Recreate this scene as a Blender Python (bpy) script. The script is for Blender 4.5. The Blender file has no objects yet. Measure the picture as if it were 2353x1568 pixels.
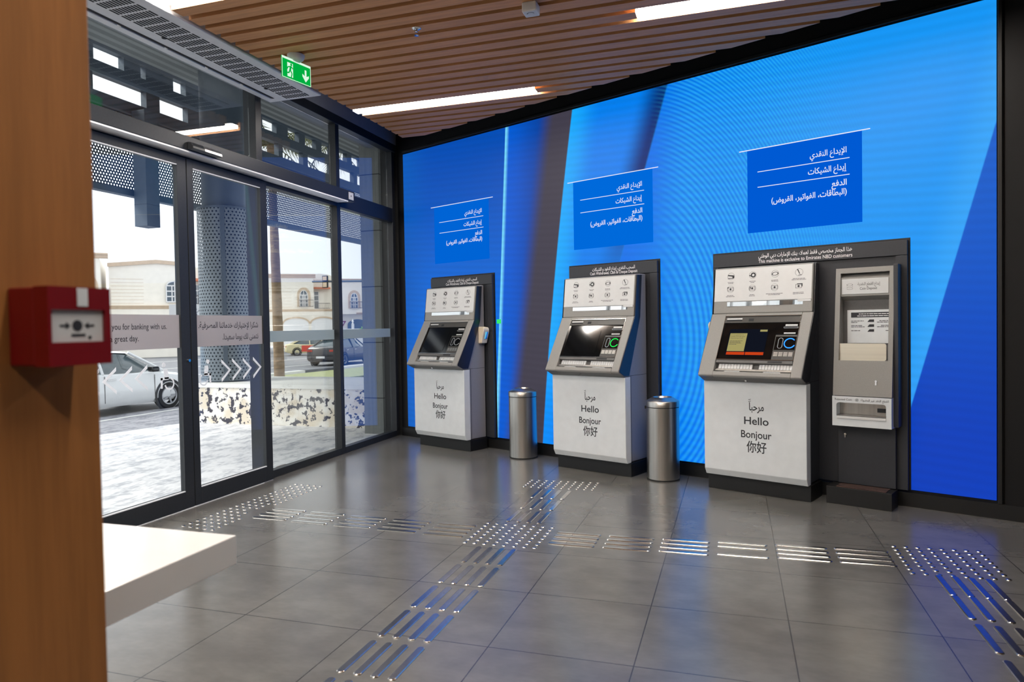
import bpy, bmesh, math, random
from mathutils import Vector, Matrix
random.seed(7)
S = bpy.context.scene
COL = S.collection
PI = math.pi

# ------------------------------------------------------------------ camera
H = 1.325                                   # eye height above the floor
YAW, PITCH, ROLL = 0.309786, -0.0233966, -0.016808
fwd = Vector((-math.sin(YAW)*math.cos(PITCH), math.cos(YAW)*math.cos(PITCH), math.sin(PITCH)))
rgt = Vector((math.cos(YAW), math.sin(YAW), 0)); upv = rgt.cross(fwd)
r2 = rgt*math.cos(ROLL)+upv*math.sin(ROLL); u2 = -rgt*math.sin(ROLL)+upv*math.cos(ROLL)
cam = bpy.data.cameras.new('camera'); cam.sensor_fit = 'HORIZONTAL'; cam.sensor_width = 36
cam.lens = 1594.86/2353*36; cam.clip_start = 0.02; cam.clip_end = 800
cam.dof.use_dof = True; cam.dof.focus_distance = 6.2; cam.dof.aperture_fstop = 3.5
co = bpy.data.objects.new('camera', cam); COL.objects.link(co)
co.matrix_world = Matrix(((r2.x, u2.x, -fwd.x, 0), (r2.y, u2.y, -fwd.y, 0), (r2.z, u2.z, -fwd.z, H), (0, 0, 0, 1)))
S.camera = co

# ------------------------------------------------------------------ sky, sun, exposure
W = bpy.data.worlds.new('sky'); S.world = W; W.use_nodes = True
bg = W.node_tree.nodes['Background']; bg.inputs[0].default_value = (0.90, 0.93, 0.985, 1); bg.inputs[1].default_value = 1.75
sun = bpy.data.lights.new('sun', 'SUN'); sun.energy = 3.2; sun.angle = 0.35; sun.color = (1, 0.96, 0.9)
so = bpy.data.objects.new('sun', sun); COL.objects.link(so); so.rotation_euler = Vector((-.62, -.40, .68)).to_track_quat('Z', 'Y').to_euler()   # hazy sun over the street side
S.view_settings.view_transform = 'Standard'; S.view_settings.look = 'None'
S.view_settings.exposure = 0.0; S.view_settings.gamma = 1.0; S.view_settings.use_curve_mapping = False
LED = 64.0                                  # strength of the ceiling light strips

# ------------------------------------------------------------------ wall frame of the screen wall
TH = -0.405919
UX, UY = math.cos(TH), math.sin(TH)
NX, NY = math.sin(TH), -math.cos(TH)        # points from the screen wall into the room
D0 = -5.487
def W3(s, d, z=0.0):
    return (UX*s+NX*(D0+d), UY*s+NY*(D0+d), z)

# ------------------------------------------------------------------ helpers: materials
def nodes(name):
    m = bpy.data.materials.new(name); m.use_nodes = True
    nt = m.node_tree; b = nt.nodes['Principled BSDF']
    return m, nt, b
def lin(r, g, b):
    f = lambda c: (c/255/12.92 if c <= 10 else ((c/255+0.055)/1.055)**2.4)
    return (f(r), f(g), f(b), 1)
def mat(name, rgb, rough=0.5, metal=0.0, var=0.0, scale=8.0, bump=0.0, spec=0.5, stretch=(1, 1, 1), coat=0.0):
    m, nt, b = nodes(name)
    b.inputs['Base Color'].default_value = lin(*rgb); b.inputs['Roughness'].default_value = rough
    b.inputs['Metallic'].default_value = metal; b.inputs['Specular IOR Level'].default_value = spec
    b.inputs['Coat Weight'].default_value = coat
    if var or bump:
        tc = nt.nodes.new('ShaderNodeTexCoord'); mp = nt.nodes.new('ShaderNodeMapping'); mp.inputs['Scale'].default_value = stretch
        nz = nt.nodes.new('ShaderNodeTexNoise'); nz.inputs['Scale'].default_value = scale; nz.inputs['Detail'].default_value = 5
        nt.links.new(tc.outputs['Object'], mp.inputs[0]); nt.links.new(mp.outputs[0], nz.inputs['Vector'])
        if var:
            r = nt.nodes.new('ShaderNodeValToRGB')
            c = lin(*rgb); r.color_ramp.elements[0].position = .3; r.color_ramp.elements[1].position = .7
            r.color_ramp.elements[0].color = tuple(max(0, x*(1-var)) for x in c[:3])+(1,)
            r.color_ramp.elements[1].color = tuple(min(1, x*(1+var)) for x in c[:3])+(1,)
            nt.links.new(nz.outputs['Fac'], r.inputs[0]); nt.links.new(r.outputs[0], b.inputs['Base Color'])
        if bump:
            bp = nt.nodes.new('ShaderNodeBump'); bp.inputs['Strength'].default_value = bump; bp.inputs['Distance'].default_value = 0.01
            nt.links.new(nz.outputs['Fac'], bp.inputs['Height']); nt.links.new(bp.outputs[0], b.inputs['Normal'])
    return m
def emis(name, rgb, strength):
    m, nt, b = nodes(name)
    b.inputs['Base Color'].default_value = (0, 0, 0, 1); b.inputs['Roughness'].default_value = 0.6; b.inputs['Specular IOR Level'].default_value = 0
    b.inputs['Emission Color'].default_value = lin(*rgb); b.inputs['Emission Strength'].default_value = strength
    return m
def glassm(name, tint=(1, 1, 1), refl=1.0, rough=0.0):
    m = bpy.data.materials.new(name); m.use_nodes = True; nt = m.node_tree; nt.nodes.clear()
    o = nt.nodes.new('ShaderNodeOutputMaterial'); t = nt.nodes.new('ShaderNodeBsdfTransparent'); t.inputs[0].default_value = tint+(1,)
    g = nt.nodes.new('ShaderNodeBsdfGlossy'); g.inputs['Roughness'].default_value = rough
    f = nt.nodes.new('ShaderNodeLayerWeight'); f.inputs[0].default_value = .5
    p = nt.nodes.new('ShaderNodeMath'); p.operation = 'POWER'; p.inputs[1].default_value = 4.0
    q = nt.nodes.new('ShaderNodeMath'); q.operation = 'MULTIPLY_ADD'; q.inputs[1].default_value = .9; q.inputs[2].default_value = .03
    k = nt.nodes.new('ShaderNodeMath'); k.operation = 'MULTIPLY'; k.inputs[1].default_value = refl
    mx = nt.nodes.new('ShaderNodeMixShader')
    nt.links.new(f.outputs[1], p.inputs[0]); nt.links.new(p.outputs[0], q.inputs[0]); nt.links.new(q.outputs[0], k.inputs[0]); nt.links.new(k.outputs[0], mx.inputs[0]); nt.links.new(t.outputs[0], mx.inputs[1])
    nt.links.new(g.outputs[0], mx.inputs[2]); nt.links.new(mx.outputs[0], o.inputs[0])
    return m
def film(name, rgb, thru):
    m, nt, b = nodes(name); b.inputs['Base Color'].default_value = lin(*rgb); b.inputs['Roughness'].default_value = .6
    t = nt.nodes.new('ShaderNodeBsdfTranslucent'); t.inputs[0].default_value = lin(*rgb); mx = nt.nodes.new('ShaderNodeMixShader'); mx.inputs[0].default_value = thru
    nt.links.new(b.outputs[0], mx.inputs[1]); nt.links.new(t.outputs[0], mx.inputs[2]); nt.links.new(mx.outputs[0], nt.nodes['Material Output'].inputs[0])
    return m
class NG:
    """tiny node-graph writer"""
    def __init__(s, nt): s.nt = nt
    def m(s, op, a, b=0.0, c=0.0, clamp=False):
        n = s.nt.nodes.new('ShaderNodeMath'); n.operation = op; n.use_clamp = clamp
        for i, v in enumerate((a, b, c)):
            if isinstance(v, (int, float)): n.inputs[i].default_value = v
            else: s.nt.links.new(v, n.inputs[i])
        return n.outputs[0]
    def step(s, x, lo, hi):
        n = s.nt.nodes.new('ShaderNodeMapRange'); n.interpolation_type = 'SMOOTHSTEP'
        s.nt.links.new(x, n.inputs[0])
        for i, v in ((1, lo), (2, hi)):
            if isinstance(v, (int, float)): n.inputs[i].default_value = v
            else: s.nt.links.new(v, n.inputs[i])
        n.inputs[3].default_value = 0; n.inputs[4].default_value = 1
        return n.outputs[0]
    def mix(s, f, a, b):
        n = s.nt.nodes.new('ShaderNodeMix'); n.data_type = 'RGBA'
        for i, v in ((0, f), (6, a), (7, b)):
            if isinstance(v, (int, float)): n.inputs[i].default_value = v
            elif isinstance(v, tuple): n.inputs[i].default_value = v
            else: s.nt.links.new(v, n.inputs[i])
        return n.outputs[2]
    def xyz(s, what='Object'):
        tc = s.nt.nodes.new('ShaderNodeTexCoord'); sp = s.nt.nodes.new('ShaderNodeSeparateXYZ')
        s.nt.links.new(tc.outputs[what], sp.inputs[0]); s.tc = tc.outputs[what]
        return sp.outputs
    def noise(s, scale, detail=4, vec=None, stretch=None):
        n = s.nt.nodes.new('ShaderNodeTexNoise'); n.inputs['Scale'].default_value = scale; n.inputs['Detail'].default_value = detail
        v = vec or s.tc
        if stretch:
            mp = s.nt.nodes.new('ShaderNodeMapping'); mp.inputs['Scale'].default_value = stretch; s.nt.links.new(v, mp.inputs[0]); v = mp.outputs[0]
        s.nt.links.new(v, n.inputs['Vector'])
        return n.outputs['Fac']

# plain materials
M = {}
M['frame'] = mat('dark anodised aluminium', (44, 47, 51), 0.42, 0.3, var=.08, scale=60)
M['black'] = mat('black laminate', (13, 13, 14), 0.5, var=.15, scale=30)
M['blackwall'] = mat('black wall lining', (15, 15, 17), 0.55, var=.12, scale=12, spec=.3)
M['void'] = mat('dark ceiling void', (20, 17, 15), 0.9, var=.1, spec=.1)
M['charcoal'] = mat('charcoal powder coat', (46, 48, 54), 0.5, var=.06, scale=90)
M['white'] = mat('white laminate', (208, 209, 210), 0.35, var=.02, scale=20)
M['atmwhite'] = mat('pale grey painted steel', (214, 218, 221), 0.42, var=.03, scale=14)
M['atmgrey'] = mat('warm grey fascia plastic', (142, 140, 137), 0.42, var=.05, scale=160)
M['atmside'] = mat('grey machine side', (136, 135, 140), 0.34, var=.05, scale=120)
M['cheek'] = mat('dark satin side cheek', (34, 37, 43), 0.22, var=.05, scale=60)
M['atmdark'] = mat('dark grey machine side', (54, 57, 64), 0.4, var=.06, scale=120)
M['atmunder'] = mat('grey moulded lip', (98, 97, 97), 0.5, var=.05, scale=120)
M['ink'] = mat('dark print', (38, 40, 46), 0.6, var=.05)
M['whiteprint'] = mat('white print', (240, 240, 242), 0.6, var=.02)
M['gloss'] = mat('black gloss panel', (12, 12, 13), 0.08, var=.1, spec=.6)
M['greypanel'] = mat('grey module plate', (70, 68, 66), 0.4, var=.05, scale=80)
M['mirror'] = mat('mirror strip', (225, 225, 225), 0.06, 1.0, var=.02, scale=3)
M['steel'] = mat('brushed stainless steel', (196, 192, 186), 0.3, 1.0, var=.08, scale=60, stretch=(1, 1, .01))
M['steelbar'] = mat('stainless tactile steel', (205, 200, 194), 0.2, 1.0, var=.07, scale=40)
M['chrome'] = mat('chrome', (220, 220, 220), 0.12, 1.0, var=.02)
M['rubber'] = mat('black rubber', (22, 22, 22), 0.7, var=.1)
M['beige'] = mat('beige plastic', (226, 212, 190), 0.4, var=.03, scale=30)
M['red'] = mat('red call point plastic', (118, 9, 15), 0.38, var=.05, scale=30)
M['counter'] = mat('white solid surface', (226, 225, 222), 0.16, var=.03, scale=5, coat=.2)
M['grille'] = mat('pale grey painted metal', (232, 234, 238), 0.4, var=.03, scale=20)
M['slot'] = mat('grille slot', (30, 32, 36), 0.7, var=.1)
M['mat'] = mat('worn brown mat', (70, 50, 44), 0.85, var=.35, scale=40, bump=.6)
M['brushgold'] = mat('brushed steel flap', (222, 216, 200), 0.34, .6, var=.06, scale=40, stretch=(.02, 1, 1))
M['frost'] = film('frosted film band', (196, 208, 212), .5)
M['whitefilm'] = film('white window film', (244, 245, 248), .5)
M['sticker'] = film('silver grey film', (186, 183, 188), .3)
M['plaster'] = mat('grey brown plaster', (128, 122, 114), 0.8, var=.03)
M['bluegrey'] = mat('grey painted bulkhead', (120, 124, 132), 0.7, var=.04)
M['glass'] = glassm('door glass', (.97, .985, .98), 1.0)
M['fixglass'] = glassm('fixed pane glass', (.89, .91, .90), 2.3)
M['carglass'] = mat('tinted car glass', (62, 78, 84), 0.06, var=.1, spec=1.0)
M['tyre'] = mat('tyre rubber', (24, 24, 25), 0.8, var=.1)
M['rim'] = mat('alloy', (150, 152, 156), 0.35, .8, var=.05)
M['cream'] = mat('cream render', (242, 236, 224), 0.85, var=.03, scale=3)
M['creamtrim'] = mat('sandstone trim', (206, 184, 158), 0.8, var=.06, scale=4)
M['garage'] = mat('white garage door', (232, 232, 232), 0.6, var=.02)
M['villaglass'] = mat('villa window glass', (86, 98, 110), 0.15, var=.2, scale=1)
M['rail'] = mat('dark railing', (84, 76, 78), 0.6, var=.1)
M['terracotta'] = mat('terracotta tile', (186, 112, 84), 0.8, var=.15, scale=9)
M['asphalt'] = mat('asphalt', (128, 129, 133), 0.85, var=.09, scale=1.5)
M['paint'] = mat('road paint', (226, 226, 222), 0.8, var=.05)
M['kerbdark'] = mat('black kerb paint', (84, 86, 94), 0.8, var=.08)
M['grass'] = mat('dry grass', (150, 156, 110), 0.9, var=.2, scale=6, bump=.5)
M['conduit'] = mat('grey steel post', (86, 98, 110), 0.5, .2, var=.05)
M['exitgreen'] = emis('exit sign green', (0, 176, 66), 0.95)
M['exitwhite'] = emis('exit sign white', (226, 255, 232), 0.95)
M['green'] = emis('green reader ring', (30, 240, 80), 1.6)
M['bluering'] = emis('blue reader ring', (40, 120, 255), 3.0)
M['ringoff'] = mat('unlit reader ring', (150, 152, 156), .35, var=.05)
M['led'] = emis('white led strip', (255, 248, 238), LED)
M['ledcell'] = emis('tray led', (255, 255, 255), 5.0)
M['scrwhite'] = emis('white screen text', (238, 240, 255), 0.95)
M['atmscreen'] = emis('machine screen navy', (20, 24, 36), 0.8)
M['scrcream'] = emis('machine screen cream', (182, 172, 110), 0.8)
M['scrorange'] = emis('machine screen orange', (214, 70, 26), 0.85)
M['greenpatch'] = emis('green screen patch', (60, 240, 110), 0.95)

def wood(name, rgb, axis, dark=.55, rough=.42):
    m, nt, b = nodes(name); g = NG(nt); g.xyz()
    st = {'x': (.6, 14, 14), 'z': (14, 14, .5)}[axis]
    f = g.noise(3.0, 8, stretch=st); f2 = g.noise(22, 5, stretch=st)
    k = g.m('ADD', g.m('MULTIPLY', f, .65), g.m('MULTIPLY', f2, .35))
    c = lin(*rgb); d = tuple(x*dark for x in c[:3])+(1,)
    nt.links.new(g.mix(g.step(k, .34, .66), d, c), b.inputs['Base Color'])
    b.inputs['Roughness'].default_value = rough; b.inputs['Specular IOR Level'].default_value = .35
    return m
M['slat'] = wood('oak slat', (208, 150, 100), 'x', .78, .5)
M['veneer'] = wood('honey veneer', (164, 108, 58), 'z', .78, .42)

def floor_mat():
    m, nt, b = nodes('grey porcelain tiles'); g = NG(nt); X, Y, Z = g.xyz()
    p = .597; gw = .0024
    def line(c, o):
        t = g.m('FRACT', g.m('DIVIDE', g.m('SUBTRACT', c, o), p)); t = g.m('ABSOLUTE', g.m('SUBTRACT', t, .5))
        return g.m('GREATER_THAN', t, .5-gw/p)
    gr = g.m('MAXIMUM', line(X, -.38), line(Y, 2.656))
    cell = nt.nodes.new('ShaderNodeCombineXYZ')
    nt.links.new(g.m('FLOOR', g.m('DIVIDE', g.m('SUBTRACT', X, -.38), p)), cell.inputs[0]); nt.links.new(g.m('FLOOR', g.m('DIVIDE', g.m('SUBTRACT', Y, 2.656), p)), cell.inputs[1])
    wn = nt.nodes.new('ShaderNodeTexWhiteNoise'); nt.links.new(cell.outputs[0], wn.inputs[0])
    n1 = g.noise(1.8, 3); n2 = g.noise(5.0, 2, stretch=(1, 1.6, 1)); n3 = g.noise(26, 2, stretch=(1, 2.0, 1))
    k = g.m('ADD', g.m('ADD', g.m('MULTIPLY', n1, .5), g.m('MULTIPLY', n2, .37)), g.m('MULTIPLY', n3, .13))
    k = g.m('ADD', k, g.m('MULTIPLY', g.m('SUBTRACT', wn.outputs[0], .5), .06))
    c = g.mix(g.step(k, .25, .75), lin(90, 88, 85), lin(112, 110, 106))
    nt.links.new(g.mix(gr, c, lin(48, 47, 45)), b.inputs['Base Color'])
    nt.links.new(g.m('ADD', .20, g.m('MULTIPLY', n1, .05)), b.inputs['Roughness'])
    b.inputs['Specular IOR Level'].default_value = 1.0
    bp = nt.nodes.new('ShaderNodeBump'); bp.inputs['Strength'].default_value = .03; bp.inputs['Distance'].default_value = .002
    nt.links.new(g.m('SUBTRACT', 1.0, gr), bp.inputs['Height']); nt.links.new(bp.outputs[0], b.inputs['Normal'])
    return m
M['floor'] = floor_mat()

def pave_mat(name, a, c, st=(1, 4, 1)):
    m, nt, b = nodes(name); g = NG(nt); g.xyz()
    n1 = g.noise(3, 9, stretch=st); n2 = g.noise(14, 6, stretch=st)
    k = g.m('ADD', g.m('MULTIPLY', n1, .6), g.m('MULTIPLY', n2, .4))
    nt.links.new(g.mix(g.step(k, .38, .56), lin(*a), lin(*c)), b.inputs['Base Color'])
    b.inputs['Roughness'].default_value = .6; b.inputs['Specular IOR Level'].default_value = .25
    return m
M['pave'] = pave_mat('pale textured paving', (186, 189, 197), (240, 240, 243), (2.2, 1, 1))
M['pavegrey'] = pave_mat('grey textured paving', (112, 114, 122), (158, 158, 164), (2.2, 1, 1))

def marble_mat():
    m, nt, b = nodes('black patched marble'); g = NG(nt); g.xyz()
    n = g.noise(10, 6); n2 = g.noise(34, 3)
    k = g.m('ADD', g.m('MULTIPLY', n, .75), g.m('MULTIPLY', n2, .25))
    c = g.mix(g.step(g.noise(4, 4), .4, .6), lin(244, 241, 234), lin(228, 216, 196))
    nt.links.new(g.mix(g.step(k, .525, .55), c, lin(62, 60, 72)), b.inputs['Base Color'])
    b.inputs['Roughness'].default_value = .35
    return m
M['marble'] = marble_mat()

def perf_mat(name, rgb, pitch, rad, cyl=False, R=1.0):
    m = bpy.data.materials.new(name); m.use_nodes = True; nt = m.node_tree; g = NG(nt)
    b = nt.nodes['Principled BSDF']; b.inputs['Base Color'].default_value = lin(*rgb); b.inputs['Roughness'].default_value = .5; b.inputs['Metallic'].default_value = .2
    X, Y, Z = g.xyz()
    a = g.m('MULTIPLY', g.m('ARCTAN2', Y, X), R) if cyl else Y
    py = pitch*.866*2
    def cellfn(oa, oz):
        fa = g.m('SUBTRACT', g.m('FRACT', g.m('ADD', g.m('DIVIDE', a, pitch), oa)), .5)
        fz = g.m('SUBTRACT', g.m('FRACT', g.m('ADD', g.m('DIVIDE', Z, py), oz)), .5)
        fa = g.m('MULTIPLY', fa, pitch); fz = g.m('MULTIPLY', fz, py)
        return g.m('SQRT', g.m('ADD', g.m('MULTIPLY', fa, fa), g.m('MULTIPLY', fz, fz)))
    d = g.m('MINIMUM', cellfn(0, 0), cellfn(.5, .5))
    hole = g.m('LESS_THAN', d, rad)
    t = nt.nodes.new('ShaderNodeBsdfTransparent'); mx = nt.nodes.new('ShaderNodeMixShader')
    nt.links.new(hole, mx.inputs[0]); nt.links.new(b.outputs[0], mx.inputs[1]); nt.links.new(t.outputs[0], mx.inputs[2])
    nt.links.new(mx.outputs[0], nt.nodes['Material Output'].inputs[0])
    return m
M['perf'] = perf_mat('perforated dark metal', (56, 66, 76), .046, .0135)
M['perfcol'] = perf_mat('perforated column jacket', (118, 128, 136), .055, .0125, True, .38)

def pier_mat():
    m, nt, b = nodes('grey clad pier'); g = NG(nt); X, Y, Z = g.xyz()
    j = g.m('LESS_THAN', g.m('ABSOLUTE', g.m('SUBTRACT', g.m('FRACT', g.m('DIVIDE', g.m('SUBTRACT', Z, .10), .69)), .5)), .008)
    c = g.mix(g.noise(60, 3, stretch=(1, 1, .03)), lin(108, 112, 112), lin(140, 142, 140))
    nt.links.new(g.mix(j, c, lin(40, 42, 44)), b.inputs['Base Color']); b.inputs['Roughness'].default_value = .6
    return m
M['pier'] = pier_mat()

def soffit_mat():
    m, nt, b = nodes('ribbed canopy soffit'); g = NG(nt); X, Y, Z = g.xyz()
    w = g.m('SINE', g.m('MULTIPLY', X, 34.0))
    nt.links.new(g.mix(g.step(w, -.2, .6), lin(112, 116, 116), lin(150, 154, 153)), b.inputs['Base Color']); b.inputs['Roughness'].default_value = .7
    return m
M['soffit'] = soffit_mat()

def screen_mat():
    m = bpy.data.materials.new('led video wall picture'); m.use_nodes = True; nt = m.node_tree; g = NG(nt)
    b = nt.nodes['Principled BSDF']; b.inputs['Base Color'].default_value = (.004, .004, .005, 1); b.inputs['Roughness'].default_value = .6; b.inputs['Specular IOR Level'].default_value = .2
    X, Y, Z = g.xyz()
    ed = lambda a, k, q=0.0: g.m('ADD', g.m('ADD', a, g.m('MULTIPLY', Z, k)), g.m('MULTIPLY', g.m('MULTIPLY', Z, Z), q))
    zt = g.m('DIVIDE', Z, 3.4)
    # left field
    left = g.mix(g.step(zt, .25, 1.0), lin(0, 112, 226), lin(0, 78, 184))
    left = g.mix(g.step(X, -5.9, -6.55), left, lin(0, 92, 190))
    e1 = ed(-5.025, .066)
    d1 = g.m('SUBTRACT', X, e1)
    mid = g.mix(g.step(d1, .02, .55), lin(0, 92, 214), lin(4, 66, 160))
    eL = ed(-4.86, .172); eR = ed(-4.385, .085, .013)
    dk = g.step(g.m('SUBTRACT', X, eL), -.10, .12)
    mid = g.mix(dk, mid, lin(66, 62, 76))
    c = g.mix(g.step(d1, -.004, .004), left, mid)
    glow = g.m('MULTIPLY', g.step(d1, -.012, .002), g.step(d1, .055, .0))
    c = g.mix(glow, c, lin(120, 220, 255))
    # right field
    dR = g.m('SUBTRACT', X, eR)
    right = g.mix(g.step(dR, .0, .35), lin(20, 170, 255), lin(0, 128, 240))
    right = g.mix(g.m('MULTIPLY', g.step(X, -2.6, -1.2), .6), right, lin(30, 164, 250))
    right = g.mix(g.m('MULTIPLY', g.step(Z, 1.2, .2), .5), right, lin(0, 108, 250))
    sR = ed(-4.08, .338); dS = g.m('SUBTRACT', X, sR)
    st = g.m('MULTIPLY', g.step(dS, -.30, -.03), g.step(dS, .02, -.01))
    st = g.m('MULTIPLY', st, g.m('ADD', .15, g.m('MULTIPLY', g.step(Z, 1.6, 2.7), .85)))
    right = g.mix(st, right, lin(0, 44, 120))
    aft = g.m('MULTIPLY', g.step(dS, .0, .02), g.step(dS, .5, .02))
    right = g.mix(g.m('MULTIPLY', aft, .5), right, lin(0, 100, 232))
    # interference rings of the led grid
    mx = g.m('SUBTRACT', X, -3.35); mz = g.m('SUBTRACT', Z, 1.15)
    rr = g.m('ADD', g.m('MULTIPLY', mx, mx), g.m('MULTIPLY', g.m('MULTIPLY', mz, mz), .45))
    fine = g.m('MULTIPLY', g.m('ADD', 1.0, g.m('SINE', g.m('MULTIPLY', rr, 88.0))), .5)
    mask = g.m('MULTIPLY', g.step(X, -3.15, -2.7), g.step(X, -1.2, -2.2))
    right = g.mix(g.m('MULTIPLY', g.m('MULTIPLY', fine, mask), .34), right, lin(60, 214, 255))
    eD = ed(-1.262, .262); dD = g.m('SUBTRACT', X, eD)
    right = g.mix(g.m('MULTIPLY', g.step(dD, -.25, 0.0), .4), right, lin(70, 180, 255))
    right = g.mix(g.step(dD, -.006, .006), right, g.mix(g.step(Z, .3, 2.4), lin(0, 62, 190), lin(0, 92, 206)))
    c = g.mix(g.step(dR, -.008, .008), c, right)
    band = g.m('ADD', .93, g.m('MULTIPLY', g.m('ADD', 1.0, g.m('SINE', g.m('ADD', g.m('MULTIPLY', Z, 95.0), g.m('MULTIPLY', X, 7.0)))), .035))
    nt.links.new(c, b.inputs['Emission Color']); nt.links.new(band, b.inputs['Emission Strength'])
    return m
M['screen'] = screen_mat()
M['panelblue'] = emis('screen panel deep blue', (0, 92, 216), .95)
M['panelmid'] = emis('screen panel mid blue', (0, 108, 224), .95)
M['panellow'] = emis('screen panel soft blue', (0, 102, 218), .95)

# ------------------------------------------------------------------ helpers: meshes
class MB:
    def __init__(s): s.bm = bmesh.new()
    def box(s, x0, x1, y0, y1, z0, z1, bev=0.0, M4=None, seg=2):
        v = [s.bm.verts.new((x, y, z)) for z in (z0, z1) for y in (y0, y1) for x in (x0, x1)]
        f = [s.bm.faces.new([v[i] for i in q]) for q in ((0, 2, 3, 1), (4, 5, 7, 6), (0, 1, 5, 4), (2, 6, 7, 3), (0, 4, 6, 2), (1, 3, 7, 5))]
        if bev:
            es = list({e for q in f for e in q.edges})
            r = bmesh.ops.bevel(s.bm, geom=es, offset=bev, segments=seg, affect='EDGES', profile=.5)
            v = list({w for q in r['faces'] for w in q.verts} | {w for w in v if w.is_valid})
        if M4 is not None: bmesh.ops.transform(s.bm, matrix=M4, verts=[w for w in v if w.is_valid])
        return s
    def prism(s, pts, a, b, axis='x', bev=0.0, M4=None):
        """pts: outline; axis x: pts are (y,z) swept from x=a to b; y: (x,z); z: (x,y)"""
        def P(p, t): return {'x': (t, p[0], p[1]), 'y': (p[0], t, p[1]), 'z': (p[0], p[1], t)}[axis]
        A = [s.bm.verts.new(P(p, a)) for p in pts]; B = [s.bm.verts.new(P(p, b)) for p in pts]
        n = len(pts); fs = [s.bm.faces.new(A), s.bm.faces.new(B[::-1])]
        for i in range(n): fs.append(s.bm.faces.new((A[i], B[i], B[(i+1) % n], A[(i+1) % n])))
        vs = A+B
        if bev:
            r = bmesh.ops.bevel(s.bm, geom=list({e for q in fs for e in q.edges}), offset=bev, segments=2, affect='EDGES', profile=.5)
            vs = list({w for q in r['faces'] for w in q.verts} | {w for w in vs if w.is_valid})
        if M4 is not None: bmesh.ops.transform(s.bm, matrix=M4, verts=[w for w in vs if w.is_valid])
        return s
    def lathe(s, prof, n=32, c=(0, 0), M4=None):
        rings = []
        for r, z in prof:
            if r < 1e-6: rings.append([s.bm.verts.new((c[0], c[1], z))])
            else: rings.append([s.bm.verts.new((c[0]+r*math.cos(2*PI*i/n), c[1]+r*math.sin(2*PI*i/n), z)) for i in range(n)])
        for A, B in zip(rings, rings[1:]):
            for i in range(n):
                j = (i+1) % n
                q = [A[0] if len(A) == 1 else A[i], A[0] if len(A) == 1 else A[j], B[0] if len(B) == 1 else B[j], B[0] if len(B) == 1 else B[i]]
                q = list(dict.fromkeys(q))
                if len(q) > 2: s.bm.faces.new(q)
        if M4 is not None: bmesh.ops.transform(s.bm, matrix=M4, verts=[v for R in rings for v in R])
        return s
    def tube(s, pts, r, n=10, caps=True):
        pts = [Vector(p) for p in pts]; rad = r if isinstance(r, (list, tuple)) else [r]*len(pts); rings = []
        for i, p in enumerate(pts):
            t = (pts[min(i+1, len(pts)-1)]-pts[max(i-1, 0)]).normalized()
            a = t.cross(Vector((0, 0, 1)) if abs(t.z) < .9 else Vector((1, 0, 0))).normalized(); b = t.cross(a)
            rings.append([s.bm.verts.new(p+(a*math.cos(2*PI*k/n)+b*math.sin(2*PI*k/n))*rad[i]) for k in range(n)])
        for A, B in zip(rings, rings[1:]):
            for k in range(n): s.bm.faces.new((A[k], A[(k+1) % n], B[(k+1) % n], B[k]))
        if caps: s.bm.faces.new(rings[0][::-1]); s.bm.faces.new(rings[-1])
        return s
    def poly(s, pts):
        s.bm.faces.new([s.bm.verts.new(p) for p in pts]); return s
    def slab(s, pts, y0, y1):
        """flat outline in (x,z), thickened from y0 to y1"""
        return s.prism(pts, y0, y1, 'y')
    def build(s, name, m, parent=None, smooth=False, loc=None):
        bmesh.ops.recalc_face_normals(s.bm, faces=s.bm.faces)
        me = bpy.data.meshes.new(name); s.bm.to_mesh(me); s.bm.free()
        me.materials.append(m)
        if smooth:
            for p in me.polygons: p.use_smooth = True
            me.set_sharp_from_angle(angle=math.radians(38))
        o = bpy.data.objects.new(name, me); COL.objects.link(o)
        if parent: o.parent = parent
        if loc: o.location = loc
        return o
def thing(name, label, cat, loc=(0, 0, 0), rz=0.0, group=None):
    o = bpy.data.objects.new(name, None); COL.objects.link(o); o.empty_display_size = .1
    o.location = loc; o.rotation_euler = (0, 0, rz); return tag(o, label, cat, group)
def tag(o, label, cat, group=None):
    o['label'] = label; o['category'] = cat
    if group: o['group'] = group
    return o
def struct(o, label=None):
    o['kind'] = 'structure'
    if label: o['label'] = label
    return o
def struct_root(name, loc=(0, 0, 0), rz=0.0, label=None):
    o = bpy.data.objects.new(name, None); COL.objects.link(o); o.location = loc; o.rotation_euler = (0, 0, rz)
    return struct(o, label)
def rrect(x0, x1, z0, z1, r, n=5):
    out = []
    for cx, cz, a in ((x1-r, z0+r, -PI/2), (x1-r, z1-r, 0), (x0+r, z1-r, PI/2), (x0+r, z0+r, PI)):
        for i in range(n+1): out.append((cx+r*math.cos(a+PI/2*i/n), cz+r*math.sin(a+PI/2*i/n)))
    return out
def ringpts(cx, cz, r0, r1, a0=0, a1=2*PI, n=28):
    o = [(cx+r1*math.cos(a0+(a1-a0)*i/n), cz+r1*math.sin(a0+(a1-a0)*i/n)) for i in range(n+1)]
    i_ = [(cx+r0*math.cos(a0+(a1-a0)*i/n), cz+r0*math.sin(a0+(a1-a0)*i/n)) for i in range(n+1)]
    return o, i_
def ring(mb, cx, cz, r0, r1, y0, y1, a0=0, a1=2*PI, n=28):
    o, i_ = ringpts(cx, cz, r0, r1, a0, a1, n)
    for k in range(n): mb.prism([o[k], o[k+1], i_[k+1], i_[k]], y0, y1, 'y')
    return mb

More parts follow.
